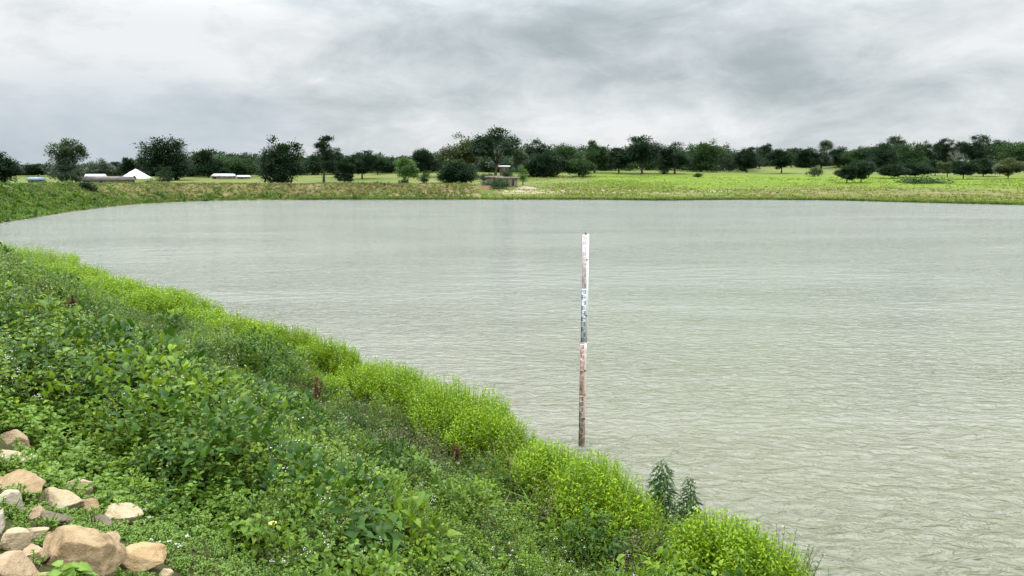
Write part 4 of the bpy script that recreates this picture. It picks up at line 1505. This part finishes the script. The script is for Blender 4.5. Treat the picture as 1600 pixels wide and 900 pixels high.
def branch(p, d, L, rad, depth):
    q = p + d * L
    G.add(tube([p, (p + q) / 2 + r.normal(0, .05 * L, 3), q], [rad, rad * .8, rad * .55], 5))
    if depth == 0:
        return
    for _ in range(3):
        dd = d + r.normal(0, .55, 3)
        dd[2] += .12
        branch(q - d * L * r.uniform(0, .3), dd / np.linalg.norm(dd), L * r.uniform(.6, .82), rad * .55, depth - 1)


branch(np.zeros(3), np.array([0, 0, 1.0]), 3.4, .24, 5)
G.build('trunk', M['grey_bark'], root)

# the wood far behind that reads as one mass
sky_px = [-200, 0, 40, 180, 300, 340, 400, 470, 560, 620, 690, 740, 820, 900, 960, 1020, 1100, 1180, 1240, 1320, 1400, 1500, 1600, 1800]
sky_py = [262, 262, 262, 256, 241, 238, 243, 243, 240, 245, 239, 236, 226, 228, 231, 234, 231, 238, 241, 237, 229, 227, 224, 226]
r = np.random.default_rng(77)
G = Geo()
for q in range(760):
    px = r.uniform(-260, 1860)
    D = r.uniform(256, 320) if px < 700 else (r.uniform(270, 350) if px < 1180 else r.uniform(360, 440))
    x, y, z = place(px, D)
    top = np.interp(px, sky_px, sky_py) + r.uniform(-2, 9)
    qd = ray(px, top)
    H = EYE + qd[2] / qd[1] * y - z
    if H < 1.5:
        continue
    p, d, LC, LR = crown_pts('dense', r, H, max(5, H) * r.uniform(1.0, 1.6), 1320)
    L = r.uniform(.5, 1.1, len(p)) * .7
    G.add(leaf_geo(p + np.array([x, y, z]), d, L, L * .7, lod=0, seed=q), (0, 1, 0, 0, 2, 0, 1, 0, 1, 0, 1)[q % 11])
G.build('distant_wood', [M['tree_dark'], M['tree_mid'], M['tree_grey']])['kind'] = 'stuff'


# ------------------------------------------------------------------ houses far behind
def house(name, label, px, D, wm_, dm, wall_h, roof_h, wall, roof, rot=0.0, openings=(), overhang=.4, cat='house', zoff=0.0, hip=0.0):
    x, y, z = place(px, D)
    root = empty(name, (x, y, z + zoff), rot)
    tag(root, label, cat)
    G = Geo()
    G.add(box(-wm_ / 2, wm_ / 2, -dm / 2, dm / 2, -1.2, wall_h))
    G.build('wall', M[wall], root)
    ww, dd = wm_ / 2 + overhang, dm / 2 + overhang
    rx = ww * (1 - hip)
    v = np.array([[-ww, -dd, wall_h + .03], [ww, -dd, wall_h + .03], [ww, dd, wall_h + .03], [-ww, dd, wall_h + .03], [-rx, 0, wall_h + roof_h], [rx, 0, wall_h + roof_h]])
    f = np.array([[0, 1, 5], [0, 5, 4], [2, 3, 4], [2, 4, 5], [1, 2, 5], [3, 0, 4], [0, 3, 2], [0, 2, 1]])
    G = Geo()
    G.add((v, f))
    G.build('roof', M[roof], root)
    for nm, x0, x1, z0, z1 in openings:
        G = Geo()
        G.add(box(x0, x1, -dm / 2 - .03, -dm / 2 - .004, z0, z1))
        G.build(nm, M['dark_opening'], root)
    return root


house('house', 'house with a blue metal roof between two trees at the far left', 57, 185, 2.6, 2.6, 0.75, .75, 'mud_wall', 'blue_metal', .05, [('door', -.4, .2, 0, .65)])
house('house', 'long low mud walled house with a grey roof behind the embankment at the left', 172, 150, 8.2, 4.0, 1.75, .8, 'grey_wall', 'rusty_roof', .1, [('door', -1.0, -.2, .2, 1.6), ('window', 1.6, 2.2, .9, 1.4)])
house('house', 'small hut with a pale worn roof left of the long mud walled house', 151, 158, 3.0, 3.0, 2.1, .8, 'mud_wall', 'white_metal', .2, [('door', -.3, .4, 0, 1.6)])
house('shed', 'long shed with a white metal roof, left one of two', 350, 230, 5.6, 4.0, 0.8, .8, 'mud_wall', 'white_metal', -.04, [('door', -2.2, -1.6, .1, .7)], cat='shed')
house('shed', 'short shed with a white metal roof, right one of two', 381, 230, 2.9, 3.0, 0.55, .55, 'mud_wall', 'white_metal', .03, [('door', -.3, .3, .05, .5)], cat='shed')
# white tent shaped pavilion
x, y, z = place(213, 235)
root = empty('tent', (x, y, z), -.15)
tag(root, 'bright white pointed tent in the field at the left, with a dark opening', 'tent')
v = np.array([[-3.4, -2.6, .35], [3.4, -2.6, .35], [3.4, 2.6, .35], [-3.4, 2.6, .35], [0, 0, 3.0], [-3.2, -2.5, -1], [3.2, -2.5, -1], [3.2, 2.5, -1], [-3.2, 2.5, -1], [-1.3, -1.05, 2.05], [1.3, -1.05, 2.05]])
f = np.array([[0, 1, 10], [0, 10, 9], [9, 10, 4], [1, 2, 4], [1, 4, 10], [2, 3, 4], [3, 0, 9], [3, 9, 4], [0, 5, 6], [0, 6, 1], [1, 6, 7], [1, 7, 2], [2, 7, 8], [2, 8, 3], [3, 8, 5], [3, 5, 0]])
G = Geo()
G.add((v, f))
G.build('canopy', M['canvas'], root)
G = Geo()
vv = np.array([[.2, -2.66, -.6], [1.9, -2.66, -.6], [1.9, -2.64, .3], [1.1, -2.3, 1.0], [.2, -2.64, .3]])
G.add((vv, np.array([[0, 1, 2], [0, 2, 4], [4, 2, 3]])))
G.build('opening', M['dark_opening'], root)

# mud compound in the middle
house('mud_hut', 'mud hut with three dark doorways under the tallest tree', 793, 160, 4.2, 3.4, 1.6, .35, 'mud_wall', 'thatch', -.05,
      [('doorway', -1.7, -1.15, .15, 1.45), ('doorway', -.35, .2, .15, 1.4), ('doorway', 1.05, 1.5, .15, 1.35)], zoff=.15, cat='hut')
house('mud_hut', 'brown hut with a thatched roof behind and left of the three doorway hut', 772, 178, 3.4, 3.0, 1.15, .45, 'mud_wall', 'thatch', .15, [('doorway', -.4, .3, 0, 1.0)], zoff=.2, cat='hut')
house('shed', 'small white roofed shed under the tallest tree behind the mud huts', 788, 215, 2.6, 2.6, 2.9, .4, 'mud_wall', 'white_metal', .05, [('door', -.3, .3, 0, 1.7)], cat='shed')


def low_wall(label, px, D, Ln, h, th, mt, rot):
    x, y, z = place(px, D)
    G = Geo()
    nseg = 14
    xs = np.linspace(-Ln / 2, Ln / 2, nseg)
    rr = np.random.default_rng(int(px))
    tops = h * rr.uniform(.8, 1.1, nseg)
    v, f = [], []
    for i in range(nseg):
        for yy in (-th / 2, th / 2):
            v += [(xs[i], yy, -.8), (xs[i], yy, tops[i])]
    for i in range(nseg - 1):
        a_ = i * 4
        for q in ((0, 4, 5, 1), (3, 7, 6, 2), (1, 5, 7, 3)):
            f += [(a_ + q[0], a_ + q[1], a_ + q[2]), (a_ + q[0], a_ + q[2], a_ + q[3])]
    f += [(0, 1, 3), (0, 3, 2), (nseg * 4 - 4, nseg * 4 - 2, nseg * 4 - 1), (nseg * 4 - 4, nseg * 4 - 1, nseg * 4 - 3)]
    G.add((np.array(v, float), np.array(f)))
    o = G.build('mud_wall', M[mt], None, loc=(x, y, z))
    o.rotation_euler.z = rot
    tag(o, label, 'wall')


low_wall('long grey brown mud wall left of the three doorway hut', 766, 158, 3.6, 1.2, .3, 'grey_wall', .03)
low_wall('low reddish mud wall below the huts in the middle', 748, 148, 5.2, .8, .3, 'brick_wall', .06)
low_wall('low tan mud wall under the low dark spreading tree', 700, 150, 6.0, .7, .3, 'mud_wall', -.03)

# heap of tan dirt right of the hut
x, y, z = place(822, 150)
gx = np.linspace(-1, 1, 26)
XX, YY = np.meshgrid(gx, gx)
ZZ = np.maximum(0, 1 - (XX ** 2 + YY ** 2)) ** .8 * .55 * (0.8 + .8 * (fbm(XX * 3, YY * 3, 2, 3) + .5)) - .06
v = np.column_stack([XX.ravel() * 2.6, YY.ravel() * 1.7, ZZ.ravel()])
a = np.arange(25)[:, None] * 26 + np.arange(25)[None]
f = np.stack([a.ravel(), (a + 1).ravel(), (a + 27).ravel(), (a + 26).ravel()], 1)
o = mesh_obj('dirt_heap', v, f, M['dirt'], smooth=True, loc=(x, y, z))
tag(o, 'low heap of tan dirt right of the three doorway hut', 'dirt heap')
